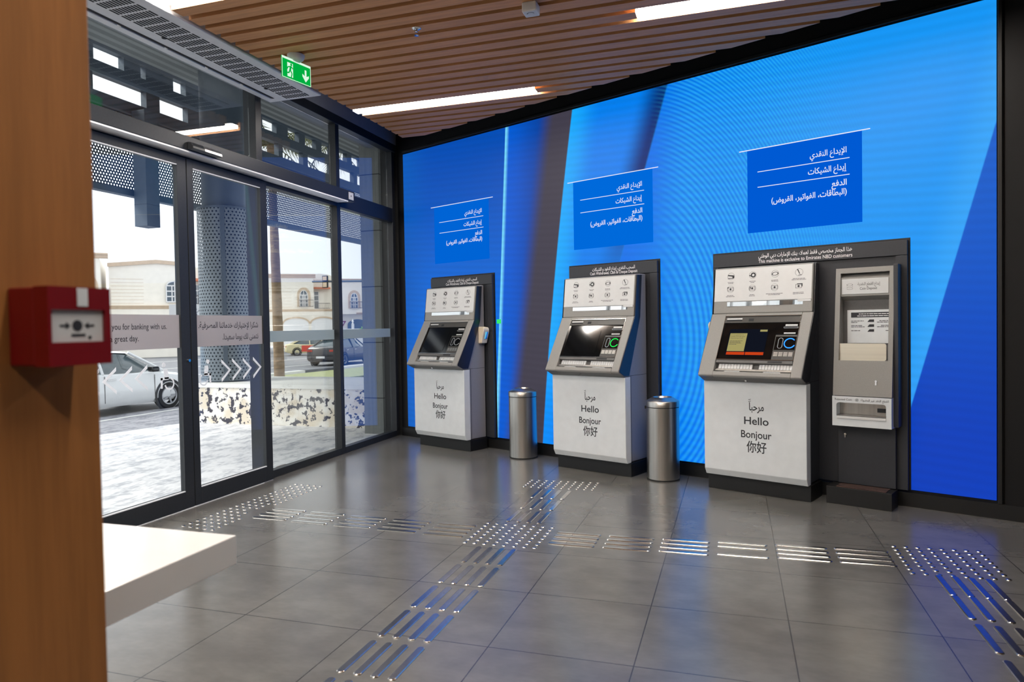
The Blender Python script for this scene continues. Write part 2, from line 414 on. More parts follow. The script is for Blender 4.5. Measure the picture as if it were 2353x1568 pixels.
# ------------------------------------------------------------------ helpers: lettering
_F = {}
for _i, (_c, _n) in {0x621: (0xFE80, 1), 0x622: (0xFE81, 2), 0x623: (0xFE83, 2), 0x624: (0xFE85, 2), 0x625: (0xFE87, 2), 0x626: (0xFE89, 4), 0x627: (0xFE8D, 2), 0x628: (0xFE8F, 4), 0x629: (0xFE93, 2), 0x62A: (0xFE95, 4), 0x62B: (0xFE99, 4), 0x62C: (0xFE9D, 4), 0x62D: (0xFEA1, 4), 0x62E: (0xFEA5, 4), 0x62F: (0xFEA9, 2), 0x630: (0xFEAB, 2), 0x631: (0xFEAD, 2), 0x632: (0xFEAF, 2), 0x633: (0xFEB1, 4), 0x634: (0xFEB5, 4), 0x635: (0xFEB9, 4), 0x636: (0xFEBD, 4), 0x637: (0xFEC1, 4), 0x638: (0xFEC5, 4), 0x639: (0xFEC9, 4), 0x63A: (0xFECD, 4), 0x641: (0xFED1, 4), 0x642: (0xFED5, 4), 0x643: (0xFED9, 4), 0x644: (0xFEDD, 4), 0x645: (0xFEE1, 4), 0x646: (0xFEE5, 4), 0x647: (0xFEE9, 4), 0x648: (0xFEED, 2), 0x649: (0xFEEF, 2), 0x64A: (0xFEF1, 4)}.items():
    _F[_i] = (_c, _n)
_LA = {0x622: 0xFEF5, 0x623: 0xFEF7, 0x625: 0xFEF9, 0x627: 0xFEFB}
def arabic(t):
    """shape Arabic letters into their joined forms, in left-to-right drawing order"""
    t = [c for c in t if not 0x64B <= ord(c) <= 0x652]
    out = []; i = 0; join = False
    while i < len(t):
        c = ord(t[i])
        if c in _F:
            base, n = _F[c]; nxt = ord(t[i+1]) if i+1 < len(t) else 0
            if c == 0x644 and nxt in _LA:
                out.append(chr(_LA[nxt]+(1 if join else 0))); i += 2; join = False; continue
            nj = nxt in _F and nxt != 0x621 and n == 4
            k = (3 if nj else 1) if join and n > 1 else (2 if nj else 0)
            out.append(chr(base+k)); join = nj
        else:
            out.append({'(': ')', ')': '('}.get(t[i], t[i])); join = False
        i += 1
    return ''.join(reversed(out))
_gl = {}
def glyphs(t, bold):
    """filled outline of one line; of several curve resolutions the one whose every letter fills is kept"""
    if (t, bold) in _gl: return _gl[t, bold].copy()
    ar = any(0x600 <= ord(c) < 0x700 for c in t); best = None
    cu = bpy.data.curves.new('t', 'FONT'); cu.body = arabic(t) if ar else t
    ob = bpy.data.objects.new('t', cu); COL.objects.link(ob)
    for res in ((4, 2, 3, 5, 6, 8, 12) if ar else (4,)):
        for do in ((0, .002, -.002, .004, -.004) if ar else (0,)):
            cu.offset = bold+do; cu.resolution_u = res
            me = bpy.data.meshes.new_from_object(ob.evaluated_get(bpy.context.evaluated_depsgraph_get()))
            a = sum(p.area for p in me.polygons)/(1+6*do)
            if best is None or a > best[0]*1.01:
                if best: bpy.data.meshes.remove(best[1])
                best = (a, me)
            else: bpy.data.meshes.remove(me)
    bpy.data.objects.remove(ob); bpy.data.curves.remove(cu)
    _gl[t, bold] = best[1]
    return best[1].copy()
def lettering(name, lines, m, parent, y, bold=0.0):
    """lines: (text, x, z, width or None, cap height, align); each line a mesh in the parent's x-z plane facing -y"""
    for (t, x, z, w, h, al) in lines:
        me = glyphs(t, bold)
        if not me.vertices: continue
        xs = [v.co.x for v in me.vertices]; x0, x1 = min(xs), max(xs)
        k = h/.70; kx = (w/(x1-x0)) if w else k
        ox = {'l': 0, 'c': (x1-x0)*kx/2, 'r': (x1-x0)*kx}[al]
        for v in me.vertices: v.co = Vector(((v.co.x-x0)*kx+x-ox, y, v.co.y*k+z))
        me.name = name; me.materials.clear(); me.materials.append(m)
        o = bpy.data.objects.new(name, me); COL.objects.link(o); o.parent = parent

def fineprint(lines, m, parent, y):
    """print too small to read in the photograph: (x, z, width, height, align), word-sized dashes"""
    rr = random.Random(int(abs(lines[0][0])*1e4)+len(lines))
    for (x, z, w, h, al) in lines:
        x0 = x-{'l': 0, 'c': w/2, 'r': w}[al]; q = MB(); p = x0
        while p < x0+w-.002:
            e = min(x0+w, p+h*rr.uniform(1.2, 4.0)); q.poly([(p, y, z), (e, y, z), (e, y, z+h*.62), (p, y, z+h*.62)]); p = e+h*.4
        q.build('fine_print', m, parent)

# ================================================================== ROOM SHELL
GX = -3.905
struct(MB().box(-3.96, 3.4, -3.6, 8.6, -.1, 0).build('floor', M['floor']), 'grey porcelain tiled lobby floor')
# screen wall (wall_front), its black lining runs past the screen on the right
Rw = Matrix.Rotation(TH, 4, 'Z')
wr = struct_root('wall_front', W3(0, 0), TH, 'black lined wall that carries the blue video screen')
MB().box(-6.75, 4.2, .004, .28, 0, 3.8).build('lining', M['blackwall'], wr)
MB().box(-6.56, 4.2, -.012, .004, 0, .1).build('skirting', M['black'], wr)
MB().box(-.545, -.541, .0005, .006, .1, 3.6).build('panel_joint', M['void'], wr)
MB().box(-6.45, -.56, -.02, .004, 3.40, 3.43, .004).build('top_trim', M['black'], wr)
MB().box(-.575, -.55, -.02, .004, .1, 3.43, .004).build('edge_trim', M['black'], wr)
struct(MB().box(3.4, 3.6, -3.6, 4.4, 0, 3.8).build('wall_right', M['charcoal']))
struct(MB().box(-3.96, 3.6, -3.8, -3.6, 0, 3.8).build('wall_back', M['plaster']))
struct(MB().box(-4.05, -3.87, -3.6, .5, 0, 3.8).build('wall_street', M['plaster']))
wl = struct(MB().box(-1.21, -1.03, -1.2, .909, 0, 3.3, .002).build('wall_left', M['veneer']), 'honey wood veneered wall end close to the viewer on the left')
struct(MB().box(-4.0, 3.5, -3.6, 8.6, 3.74, 3.82).build('ceiling_void', M['void']), 'dark void above the slatted ceiling')
struct(MB().box(-4.02, -3.88, .5, 7.66, 3.52, 3.74).build('wall_bulkhead', M['bluegrey']), 'grey strip of wall above the glazing')

# slatted ceiling: one mesh, slats cut to the line of the screen wall
PIT, SW, Y00 = .1444, .098, 3.345
lightslots = {}
def wallx(y, d):      # x on the line at distance d from the screen wall, for a given y
    # p.n = D0+d ; x*NX + y*NY = D0+d
    return (D0+d-y*NY)/NX
mb = MB(); k0 = -46
for k in range(k0, 29):
    y0 = Y00+PIT*k; y1 = y0+SW
    if y0 > 7.1: break
    xe0, xe1 = wallx(y0, .60), wallx(y1, .60)
    xl = -3.285
    segs = [(xl, min(xe0, 3.35), min(xe1, 3.35))]
    if k % 8 == 0:
        gaps = [(-3.285, -1.575), (-.58, 1.18)]
        if k == 16: gaps = [(-3.305, -1.575)]
        if k == 24: gaps = []
        if k == 8: gaps = [(-.58, 1.18)]
        if k < 0 and k % 16: gaps = gaps[:1]
        if k == 0: gaps = gaps[:1]
        lightslots[k] = gaps
        segs = []; cur = xl
        for a, b in gaps:
            if a-cur > .02: segs.append((cur, a, a))
            cur = b
        if xe0-cur > .05: segs.append((cur, min(xe0, 3.35), min(xe1, 3.35)))
    for a, b0, b1 in segs:
        if min(b0, b1)-a < .03: continue
        if b0 > 3.2 and b1 > 3.2: b0 = b1 = 3.35
        mb.prism([(a, y0), (b0, y0), (b1, y1), (a, y1)], 3.3, 3.385, 'z')
cl = struct(mb.build('ceiling', M['slat']), 'oak slatted ceiling with dark gaps')
for x in (-2.4, -1.0, .4, 1.8):
    struct(MB().box(x, x+.05, -3.4, min(6.9, wallx(0, .7) if False else 5.0+(-x)*.42), 3.386, 3.42).build('ceiling_batten', M['void']))

# linear ceiling lights
def ceiling_light(x0, x1, y0, label, group='linear ceiling lights'):
    t = thing('linear_ceiling_light', label, 'light', ((x0+x1)/2, y0+SW/2, 3.3), 0, group)
    L = (x1-x0)/2-.004; w = SW/2
    MB().box(-L, L, -w, w, .035, .08).build('housing', M['void'], t)
    MB().box(-L, L, -w+.004, w-.004, .004, .034).build('diffuser', M['led'], t)
LL = {16: ['bright white strip light in the slats over the left cash machine'],
      8: ['long white strip light in the slats at the top right, above the screen'],
      0: ['white strip light at the very top left beside the air curtain', 'strip light in the slats above the viewer']}
for k, gaps in lightslots.items():
    for i, (a, b) in enumerate(gaps):
        lab = (LL.get(k) or [])[i] if k in LL else 'strip light in the slatted ceiling behind the viewer'
        ceiling_light(a, b, Y00+PIT*k, lab)
# ================================================================== GLASS FRONT
tn = [0]
def trim(x0, x1, y0, y1, z0, z1, label=None, m='frame', bev=.003):
    tn[0] += 1
    return struct(MB().box(x0, x1, y0, y1, z0, z1, bev).build('trim_%d' % tn[0], M[m]), label)
mull = [(.5, .57), (1.77, 1.84), (3.0, 3.07), (5.065, 5.145), (6.328, 6.396), (7.566, 7.64)]
for a, b in mull: trim(-4.03 if 5 < a < 5.1 else -3.99, GX, a, b, 0, 3.5, 'dark grey upright of the glass front')
trim(-4.1, -3.86, 7.64, 7.74, 0, 3.6, 'black corner post', 'black')
trim(-3.99, -3.88, .5, 7.64, 3.43, 3.52, 'dark top rail of the glass front')
for (a, b) in [(.57, 1.77), (1.84, 3.0), (3.07, 5.065), (5.145, 6.328), (6.396, 7.566)]:
    trim(-3.99, GX, a, b, 2.585, 2.75, 'dark transom of the glass front')
for (a, b) in [(.57, 1.77), (1.84, 3.0), (5.145, 6.328), (6.396, 7.566)]:
    trim(-3.99, GX, a, b, 0, .066, 'dark sill of the glass front')
wn = [0]
def pane(y0, y1, z0, z1, x=-4.0, band=None):
    wn[0] += 1
    o = struct(MB().box(x-.005, x+.005, y0+.002, y1-.002, z0+.002, z1-.002).build('window_%d' % wn[0], M['fixglass']))
    if band: MB().box(x+.006, x+.0075, y0+.004, y1-.004, band[0], band[1]).build('frosted_band', M['frost'], o)
    return o
for a, b in [(.57, 1.77), (1.84, 3.0), (5.145, 6.328), (6.396, 7.566)]: pane(a, b, .066, 2.585, -3.975, (1.205, 1.305))
for a, b in [(.57, 1.77), (1.84, 3.0), (3.07, 5.065), (5.145, 6.328), (6.396, 7.566)]: pane(a, b, 2.75, 3.43, -3.975)

# door leaves (local x = world y, local -y faces the room)
def wheelchair(mb, x, s):
    """wheelchair pictogram; s=+1 faces right"""
    P = lambda dx, z: (x+s*dx, z)
    n = 14
    mb.slab([(x+s*.021+.017*math.cos(2*PI*i/n), 1.081+.017*math.sin(2*PI*i/n)) for i in range(n)], -.0016, -.0004)
    mb.slab([P(-.012, 1.05), P(.026, 1.05), P(.016, .978), P(-.024, .978)], -.0016, -.0004)
    mb.slab([P(-.022, .99), P(.052, .99), P(.052, .972), P(-.022, .972)], -.0016, -.0004)
    mb.slab([P(.034, .988), P(.052, .988), P(.052, .912), P(.036, .912)], -.0016, -.0004)
    a0, a1 = (PI*.62, PI*1.95) if s > 0 else (PI*1.05, PI*2.38)
    ring(mb, x-s*.028, .942, .034, .046, -.0016, -.0004, a0, a1, 22)
def chevron(mb, tip, s, h=.09, w=.108, t=.026):
    mb.slab([(tip, 1.0), (tip-s*w, 1.0+h), (tip-s*w, 1.0+h-t), (tip-s*t, 1.0), (tip-s*w, 1.0-h+t), (tip-s*w, 1.0-h)], -.0016, -.0004)
def leaf(n, y0, y1, g0, g1, label):
    r = struct_root('door_%d' % n, (-3.86, 0, 0), PI/2, label)
    f = MB()
    f.box(y0, g0, 0, .042, .006, 2.6, .002).box(g1, y1, 0, .042, .006, 2.6, .002)
    f.box(g0, g1, 0, .042, .006, .138).box(g0, g1, 0, .042, 2.538, 2.6)
    f.build('leaf_frame', M['frame'], r)
    b = MB()
    b.box(g0, g1, -.001, .012, .132, .139).box(g0, g1, -.001, .012, 2.534, 2.54)
    b.build('glazing_bead', M['grille'], r)
    MB().box(g0, g1, .016, .026, .138, 2.538).build('pane', M['glass'], r)
    MB().box(y0, y1, .004, .03, .0004, .006).build('floor_seal', M['grille'], r)
    return r
dl = leaf(1, 3.16, 4.198, 3.25, 4.108, 'left sliding door leaf with thank-you film in English')
dr = leaf(2, 4.206, 5.13, 4.268, 5.043, 'right sliding door leaf with thank-you film in Arabic')
s1 = MB().box(3.25, 4.104, .0125, .0155, 1.197, 1.438).build('film_band', M['sticker'], dl)
s2 = MB().box(4.27, 5.045, .0125, .0155, 1.197, 1.438).build('film_band', M['sticker'], dr)
lettering('lettering', [('Thank you for banking with us.', 3.986, 1.336, .595, .040, 'r'), ('Have a great day.', 3.392, 1.256, .345, .040, 'l')], M['ink'], s1, .0120, .004)
lettering('lettering', [('شكراً لإختيارك خدماتنا المصرفية.', 4.988, 1.340, .692, .046, 'r'), ('نتمنى لك يوماً سعيداً.', 4.988, 1.246, .432, .046, 'r')], M['ink'], s2, .0120, .004)
for rt, tip, st_, sg_, wx in ((dl, 3.314, .1275, -1, 3.972), (dr, 4.643, .127, 1, 4.366)):
    for i in range(4):
        p = MB(); chevron(p, tip+st_*i, sg_); p.build('white_chevron', M['whitefilm'], rt, loc=(0, .0158, 0))
    p = MB(); wheelchair(p, wx, sg_); p.build('wheelchair_pictogram', M['whitefilm'], rt, loc=(0, .0158, 0))
lk = MB(); lk.lathe([(0, 0), (.011, 0), (.011, .012), (0, .012)], 16, M4=Matrix.Translation((4.172, -.0005, 1.1))@Matrix.Rotation(PI/2, 4, 'X'))
lk.build('lock_cylinder', M['chrome'], dl)
# sliding door operator box above the leaves, sensor and end cap
op = thing('door_operator', 'long dark sliding door drive box above the glass doors', 'door operator', (-3.83, 4.7, 2.63))
MB().box(-.072, .07, -1.75, 1.735, 0, .105, .004).build('cover', M['frame'], op)
MB().box(-.06, .066, -1.75, 1.62, -.012, -.0005).build('underside_channel', M['grille'], op)
MB().box(-.07, .068, 1.7355, 1.745, .002, .103, .003).build('end_cap', M['black'], op)
MB().box(.0705, .0725, 1.62, 1.715, .015, .09, .0005).build('label_plate', M['white'], op)
MB().box(.073, .0735, 1.66, 1.672, .045, .06).build('key_switch', M['ink'], op)
se = thing('door_sensor', 'small silver curved motion sensor under the door drive box', 'sensor', (-3.758, 4.26, 2.64))
MB().prism([(.001, .052), (.03, .046), (.048, .02), (.05, 0), (.001, -.004)], -.15, .15, 'y', .003).build('housing', M['frame'], se)
MB().prism([(.031, .0455), (.0495, .0205), (.0515, .004), (.049, .0035), (.047, .019), (.029, .043)], -.03, .148, 'y').build('lens_cover', M['steel'], se)

# threshold strip
struct(MB().box(-3.9, -3.855, 3.16, 5.0, .0003, .004).build('trim_threshold', M['grille']))

# ================================================================== CEILING FITTINGS
ac = thing('air_curtain', 'long pale grey ceiling air curtain with slotted grille over the doors', 'air curtain', (-3.585, 4.1, 3.3))
MB().box(-.25, .245, -2.2, 1.08, .022, .20, .004).build('casing', M['grille'], ac)
MB().box(-.255, .258, -2.2, 1.085, 0, .02, .006).build('face_panel', M['grille'], ac)
g = MB()
yy = -2.0
while yy < 1.0:
    for i in range(10):
        x = -.055+i*.0236
        g.box(x, x+.0135, yy, yy+.070, -.0014, .001)
    yy += .090
g.build('intake_grille', M['slot'], ac)
MB().box(-.172, -.148, -2.1, 1.0, -.0015, .001).build('outlet_slot', M['slot'], ac)
v = MB()
for i in range(8): v.box(-.186, -.1735, -2.1+i*.39, -2.1+i*.39+.36, -.009, -.0005, .002)
v.build('outlet_louver', M['grille'], ac)
for y in (-.3, .77): MB().lathe([(0, -.004), (.016, -.004), (.018, -.0016), (0, -.0016)], 18, (-.058, y)).build('panel_latch', M['slot'], ac)

ex = thing('exit_sign', 'green running-man exit sign with down arrow hanging from the slats', 'exit sign', (-3.0, 4.36, 3.3), PI/2-math.radians(11.5))
m_ = MB(); m_.lathe([(0, 0), (.062, 0), (.062, -.008), (.054, -.03), (.03, -.048), (0, -.05)], 28)
m_.build('ceiling_mount', M['white'], ex, True)
MB().box(-.024, .024, -.011, .011, -.047, -.03, .002).build('clip', M['grille'], ex)
pl = MB().box(-.137, .137, -.004, .004, -.1905, -.041, .001).build('sign_plate', M['exitgreen'], ex)
bd = MB()
bd.box(-.137, .137, -.0052, -.0042, -.212, -.208).box(-.137, .137, -.0052, -.0042, -.078, -.0625).box(-.137, -.133, -.0052, -.0042, -.208, -.078).box(.133, .137, -.0052, -.0042, -.208, -.078)
bd.build('sign_border', M['exitwhite'], ex, loc=(0, 0, .0215))
pc = MB(); q0, q1 = -.0054, -.0042
pc.slab([(-.088, -.196), (-.036, -.196), (-.036, -.097), (-.088, -.097)], q0, q1)
pc.build('pictogram', M['exitwhite'], ex, loc=(0, 0, .0215)); pc = MB()
pc.slab([(.078, -.105), (.094, -.105), (.094, -.150), (.117, -.138), (.117, -.155), (.086, -.192), (.055, -.155), (.055, -.138), (.078, -.150)], q0, q1)
pc.build('arrow', M['exitwhite'], ex, loc=(0, 0, .0215))
rn = MB(); q0, q1 = -.0062, -.0055
rn.slab([(-.052+.009*math.cos(2*PI*i/14), -.107+.009*math.sin(2*PI*i/14)) for i in range(14)], q0, q1)
rn.slab([(-.064, -.117), (-.048, -.117), (-.056, -.152), (-.072, -.150)], q0, q1)
for a, b, w in (((-.06, -.122), (-.084, -.130), .004), ((-.084, -.130), (-.090, -.145), .004), ((-.052, -.120), (-.038, -.134), .004), ((-.066, -.150), (-.076, -.170), .005), ((-.076, -.170), (-.1, -.172), .0045), ((-.060, -.150), (-.046, -.170), .005), ((-.046, -.170), (-.054, -.197), .0045)):
    dx, dz = b[0]-a[0], b[1]-a[1]; L = math.hypot(dx, dz); nx, nz = -dz/L*w, dx/L*w
    rn.slab([(a[0]+nx, a[1]+nz), (b[0]+nx, b[1]+nz), (b[0]-nx, b[1]-nz), (a[0]-nx, a[1]-nz)], q0, q1)
rn.build('running_figure', M['exitgreen'], ex, loc=(0, 0, .0215))

sp = thing('fire_sprinkler', 'small chrome sprinkler head poking from the ceiling slats', 'sprinkler', (-1.985, 4.24, 3.3))
MB().lathe([(0, 0), (.030, 0), (.031, -.003), (.022, -.010), (.012, -.012), (0, -.012)], 24).build('escutcheon', M['chrome'], sp, True)
b_ = MB().lathe([(.009, -.012), (.009, -.022), (.006, -.026), (0, -.026)], 16)
b_.tube([(.009, 0, -.02), (.012, 0, -.032), (.004, 0, -.046)], .0022).tube([(-.009, 0, -.02), (-.012, 0, -.032), (-.004, 0, -.046)], .0022)
b_.build('frame_arm', M['chrome'], sp)
MB().lathe([(0, -.046), (.016, -.047), (.016, -.049), (0, -.050)], 20).build('deflector', M['chrome'], sp)

sm = thing('ceiling_sensor', 'square white detector box with small vents on the ceiling slats', 'detector', (-1.175, 4.165, 3.3))
MB().box(-.046, .046, -.046, .046, -.062, 0, .008).build('case', M['white'], sm)
vv = MB()
for i in range(7):
    a = math.radians(-60+20*i); vv.box(.024*math.sin(a)-.0018, .024*math.sin(a)+.0018, -.024*math.cos(a)-.004, -.024*math.cos(a)+.004, -.0632, -.0615)
vv.build('vent_hole', M['ink'], sm)

rod = thing('pull_rod', 'slim pale vertical rod beside the black corner post', 'rod', (-3.845, 7.69, 0))
MB().tube([(0, 0, .36), (0, 0, 3.4)], .0035, 8).build('rod_body', M['grille'], rod)
MB().tube([(0, 0, .29), (0, 0, .36)], .007, 10).build('end_sleeve', M['chrome'], rod)
for z in (.75, 3.2): MB().box(-.0145, .0, -.006, .006, z, z+.02).build('rod_bracket', M['frame'], rod)

# ================================================================== LED SCREEN
sc = thing('video_screen', 'huge bright blue video screen filling the back wall', 'screen', W3(0, 0), TH)
MB().box(-6.45, -.584, -.006, .003, .12, 3.385).build('display', M['screen'], sc)
def picpanel(x0, x1, z0, z1, mm, lx0, lx1, l2, tw):
    pn = MB().box(x0, x1, -.0075, -.0065, z0, z1).build('caption_panel', M[mm], sc)
    ln = MB(); ln.box(lx0, lx1, -.0095, -.0085, 2.685, 2.692)
    for z in (2.503, 2.382): ln.box(l2[0], l2[1], -.0095, -.0085, z, z+.0055)
    ln.build('rule_line', M['scrwhite'], pn)
    r = l2[1]-.02
    lettering('lettering', [('الإيداع النقدي', r, 2.548, tw*.47, .042, 'r'), ('إيداع الشيكات', r, 2.425, tw*.495, .042, 'r'), ('الدفع', r, 2.312, tw*.19, .042, 'r'), ('(البطاقات، الفواتير، القروض)', r, 2.245, tw, .042, 'r')], M['scrwhite'], pn, -.0095, .012)
picpanel(-2.232, -1.384, 2.028, 2.685, 'panelblue', -2.297, -1.329, (-2.149, -1.468), .552)
picpanel(-3.95, -3.089, 2.037, 2.685, 'panelmid', -4.016, -3.03, (-3.868, -3.174), .560)
picpanel(-5.918, -5.064, 2.040, 2.685, 'panellow', -5.971, -5.0, (-5.834, -5.145), .560)
MB().box(-4.975, -4.915, -.0075, -.0065, 1.34, 1.385).build('green_marker', M['greenpatch'], sc)  # small flat green patch that glows on the display

# ================================================================== CASH MACHINES
def slope_frame(d0, z0, d1, z1):
    """matrix taking flat (x, -off, t) drawings onto a sloped face; t measured downwards from the top edge along the face"""
    L = math.hypot(d1-d0, z1-z0); td, tz = (d1-d0)/L, (z1-z0)/L       # along the face, downwards (local y is -d)
    # local axes of the drawing: X -> x ; Z(up on drawing) -> up the slope ; Y -> into the machine
    up = Vector((0, td, -tz)); ex_ = Vector((1, 0, 0)); yy_ = up.cross(ex_)
    m = Matrix.Identity(4)
    for i in range(3): m[i][0] = ex_[i]; m[i][1] = yy_[i]; m[i][2] = up[i]
    m[0][3], m[1][3], m[2][3] = 0, -d0, z0
    return m
def place(o, m4): o.matrix_local = m4; return o
def icon(kind, mb, x, z, a, b):
    c = lambda r0, r1: ring(mb, x, z, r0, r1, a, b, n=20)
    if kind < 4: c(.0268, .0282)
    if kind == 0:   # stapler
        mb.slab([(x-.026, z+.012), (x+.024, z+.006), (x+.026, z-.006), (x-.024, z+.003)], a, b); mb.slab([(x-.026, z-.016), (x+.026, z-.012), (x+.026, z-.017), (x-.026, z-.021)], a, b)
        mb.slab([(x+.012, z-.002), (x+.026, z-.004), (x+.026, z-.014), (x+.012, z-.013)], a, b)
    if kind == 1:   # tape roll
        ring(mb, x+.004, z, .010, .020, a, b, n=20); mb.slab([(x-.026, z+.002), (x-.012, z-.004), (x-.010, z-.012), (x-.026, z-.006)], a, b)
    if kind == 2:   # rubber band
        n = 22
        for i in range(n):
            t0, t1 = 2*PI*i/n, 2*PI*(i+1)/n; e = lambda t, r: (x+.024*r*math.cos(t)-.002*math.sin(t), z+.013*r*math.sin(t)+.003*math.cos(t))
            mb.slab([e(t0, 1.05), e(t1, 1.05), e(t1, .78), e(t0, .78)], a, b)
    if kind == 3:   # pen
        mb.slab([(x-.016, z+.024), (x-.009, z+.026), (x+.007, z-.010), (x+.002, z-.012)], a, b); mb.slab([(x-.004, z-.020), (x+.008, z-.016), (x+.02, z-.019), (x+.02, z-.022), (x+.006, z-.020), (x-.004, z-.024)], a, b)
    if kind > 3:    # bank notes
        if kind == 7: mb.slab([(x-.012, z+.02), (x+.028, z+.02), (x+.028, z-.004), (x+.022, z-.004), (x+.022, z+.015), (x-.012, z+.015)], a, b)
        else: c(.0268, .0278)
        w, h, t = .022, .0145, .0022
        mb.slab([(x-w, z+h), (x+w, z+h), (x+w, z+h-t), (x-w, z+h-t)], a, b); mb.slab([(x-w, z-h), (x+w, z-h), (x+w, z-h+t), (x-w, z-h+t)], a, b)
        mb.slab([(x-w, z+h), (x-w+t, z+h), (x-w+t, z-h), (x-w, z-h)], a, b); mb.slab([(x+w, z+h), (x+w-t, z+h), (x+w-t, z-h), (x+w, z-h)], a, b)
        mb.slab([(x+.008*math.cos(2*PI*i/14), z+.008*math.sin(2*PI*i/14)) for i in range(14)], a, b)
        if kind == 4: mb.slab([(x-.024, z+.004), (x-.012, z+.016), (x-.026, z+.018)], a, b)
        if kind == 5: mb.slab([(x-.018, z+.009), (x-.010, z+.012), (x-.014, z-.008), (x-.017, z-.004)], a, b)

def cash_machine(label, s, off, w2, side, screen_on, ringmat):
    """cash machine standing at s along the wall, w2 = half width, off = how far it stands out"""
    r = thing('cash_machine', label, 'cash machine', W3(s, off), TH, 'cash machines along the blue screen')
    D = lambda d: -d
    w = w2
    # plinth
    MB().box(-w-.004, w+.004, D(.298), off-.05, 0, .118, .002).build('plinth', M['black'], r)
    # steel cabinet behind the face
    cb = MB(); cb.prism([(D(.29), .122), (off-.05, .122), (off-.05, 1.755), (D(.09), 1.755), (D(.125), 1.40), (D(.29), .93)], -w+.012, w-.012, 'x', .008)
    body = cb.build('cabinet', M[side], r)
    sj = MB(); sj.box(w-.0125, w-.0112, D(.285), off-.06, .868, .871).box(w-.0125, w-.0112, D(.262), D(.258), .13, .868)
    sj.build('seam', M['slot'], body)
    # lower front sheet with a bent-in foot
    fr = MB(); fr.prism([(D(.372), .862), (D(.372), .172), (D(.345), .122), (D(.286), .122), (D(.286), .862)], -w, w, 'x', .004)
    front = fr.build('front_panel', M['atmwhite'], r)
    lettering('lettering', [('مرحباً', .027, .650, .112, .058, 'c'), ('Hello', .025, .543, .186, .057, 'c'), ('Bonjour', .023, .441, .232, .055, 'c'), ('你好', .025, .338, .152, .066, 'c')], M['ink'], front, D(.3728), .012)
    tw = MB()
    for dz in (0, .014): tw.slab([(-.034, .712+dz), (-.016, .718+dz), (-.016, .722+dz), (-.034, .716+dz)], D(.3732), D(.3722))
    tw.build('vowel_mark', M['ink'], front)
    # fascia: one moulded piece, upper face, sloping face, under lip; the tray and module openings are cut by rails
    T0, T1 = (.21, 1.383), (.478, .918)
    ms = slope_frame(*T0, *T1); mu = slope_frame(.165, 1.745, .21, 1.383)
    hd = MB()
    # upper head shell
    hd.prism([(D(.165), 1.748), (D(.21), 1.383), (D(.12), 1.37), (D(.085), 1.748)], -w+.008, w-.008, 'x', .008)
    head = hd.build('head_shell', M['atmgrey'], r)
    # sloping frame: two side rails, top rail, sill under the tray, and the lip below
    def sl(d, t, n):     # point on the slope: t down the face, n out of the face
        L = math.hypot(T1[0]-T0[0], T1[1]-T0[1]); td, tz = (T1[0]-T0[0])/L, (T1[1]-T0[1])/L
        return (D(T0[0]+td*t-tz*n), T0[1]+tz*t+td*n)
    LEN = math.hypot(T1[0]-T0[0], T1[1]-T0[1])
    x0, x1 = -.272, .313
    for a, b in ((-w, x0), (x1, w)):
        MB().prism([sl(0, 0, 0), sl(0, LEN, 0), (D(.474), .906), (D(.384), .866), (D(.30), .866), (D(.125), 1.37)], a, b, 'x', .006).build('fascia_rail', M['atmgrey'], r)
    MB().prism([sl(0, 0, 0), sl(0, .022, 0), sl(0, .022, -.06), (D(.125), 1.37)], x0, x1, 'x', .002).build('fascia_header', M['atmgrey'], r)
    MB().prism([sl(0, .505, 0), sl(0, LEN, 0), (D(.474), .906), (D(.386), .866), (D(.30), .866), sl(0, .505, -.05)], x0, x1, 'x', .003).build('fascia_sill', M['atmgrey'], r)
    MB().prism([(D(.472), .9055), (D(.3855), .8635), (D(.374), .8635), (D(.40), .9)], -w+.006, w-.006, 'x').build('under_lip', M['atmunder'], r)
    for s_ in (1, -1):
        xa, xb = sorted((s_*(w+.0006), s_*(w+.004)))
        MB().prism([(D(.158), 1.742), (D(.203), 1.383), (D(.464), .924), (D(.460), .910), (D(.386), .874), (D(.31), .874), (D(.118), 1.375), (D(.083), 1.742)], xa, xb, 'x').build('side_cheek', M['cheek'], r)
    # instruction board on the head
    u0 = .004
    bd = MB().box(-w+.014, w-.016, -.0035, -.0006, -.267, -.008, .001).build('instruction_board', M['white'], r); place(bd, mu)
    for i, x in enumerate((-.245, -.070, .103, .281)):
        for kd, z in ((i, -.066), (4+i, -.170)):
            ic = MB(); icon(kd, ic, x, z, -.0046, -.0036); ic.build('pictogram', M['ink'], bd)
    cap = []
    for x, z, wa, wb in ((-.245, -.117, .05, .04), (-.07, -.117, .05, .03), (.103, -.117, .055, .052), (.281, -.114, .09, .105), (-.245, -.222, .055, .07), (-.07, -.222, .036, .046), (.103, -.220, .13, .09), (.281, -.219, .08, .08)):
        cap += [(x, z, wa, .0055, 'c'), (x, z-.009, wb, .0055, 'c')]
    fineprint(cap, M['charcoal'], bd, -.004)
    mi = MB(); pts = []
    n = 24
    for i in range(n):
        xa, xb = -.268+.582*i/n, -.268+.582*(i+1)/n
        f = lambda t: -.0022-.0022*math.sin(t*17.0)
        mi.prism([(xa, f(xa)), (xb, f(xb)), (xb, -.0002), (xa, -.0002)], -.306, -.272, 'z')
    place(mi.build('mirror', M['mirror'], r), mu)
    lb = MB().box(w-.115, w-.02, -.0037, -.0012, -.284, -.268).build('serial_label', M['white'], r); place(lb, mu)
    # module bay
    bay = MB().box(x0+.002, x1-.002, .012, .03, -.4, -.024).build('module_bay', M['gloss'], r); place(bay, ms)
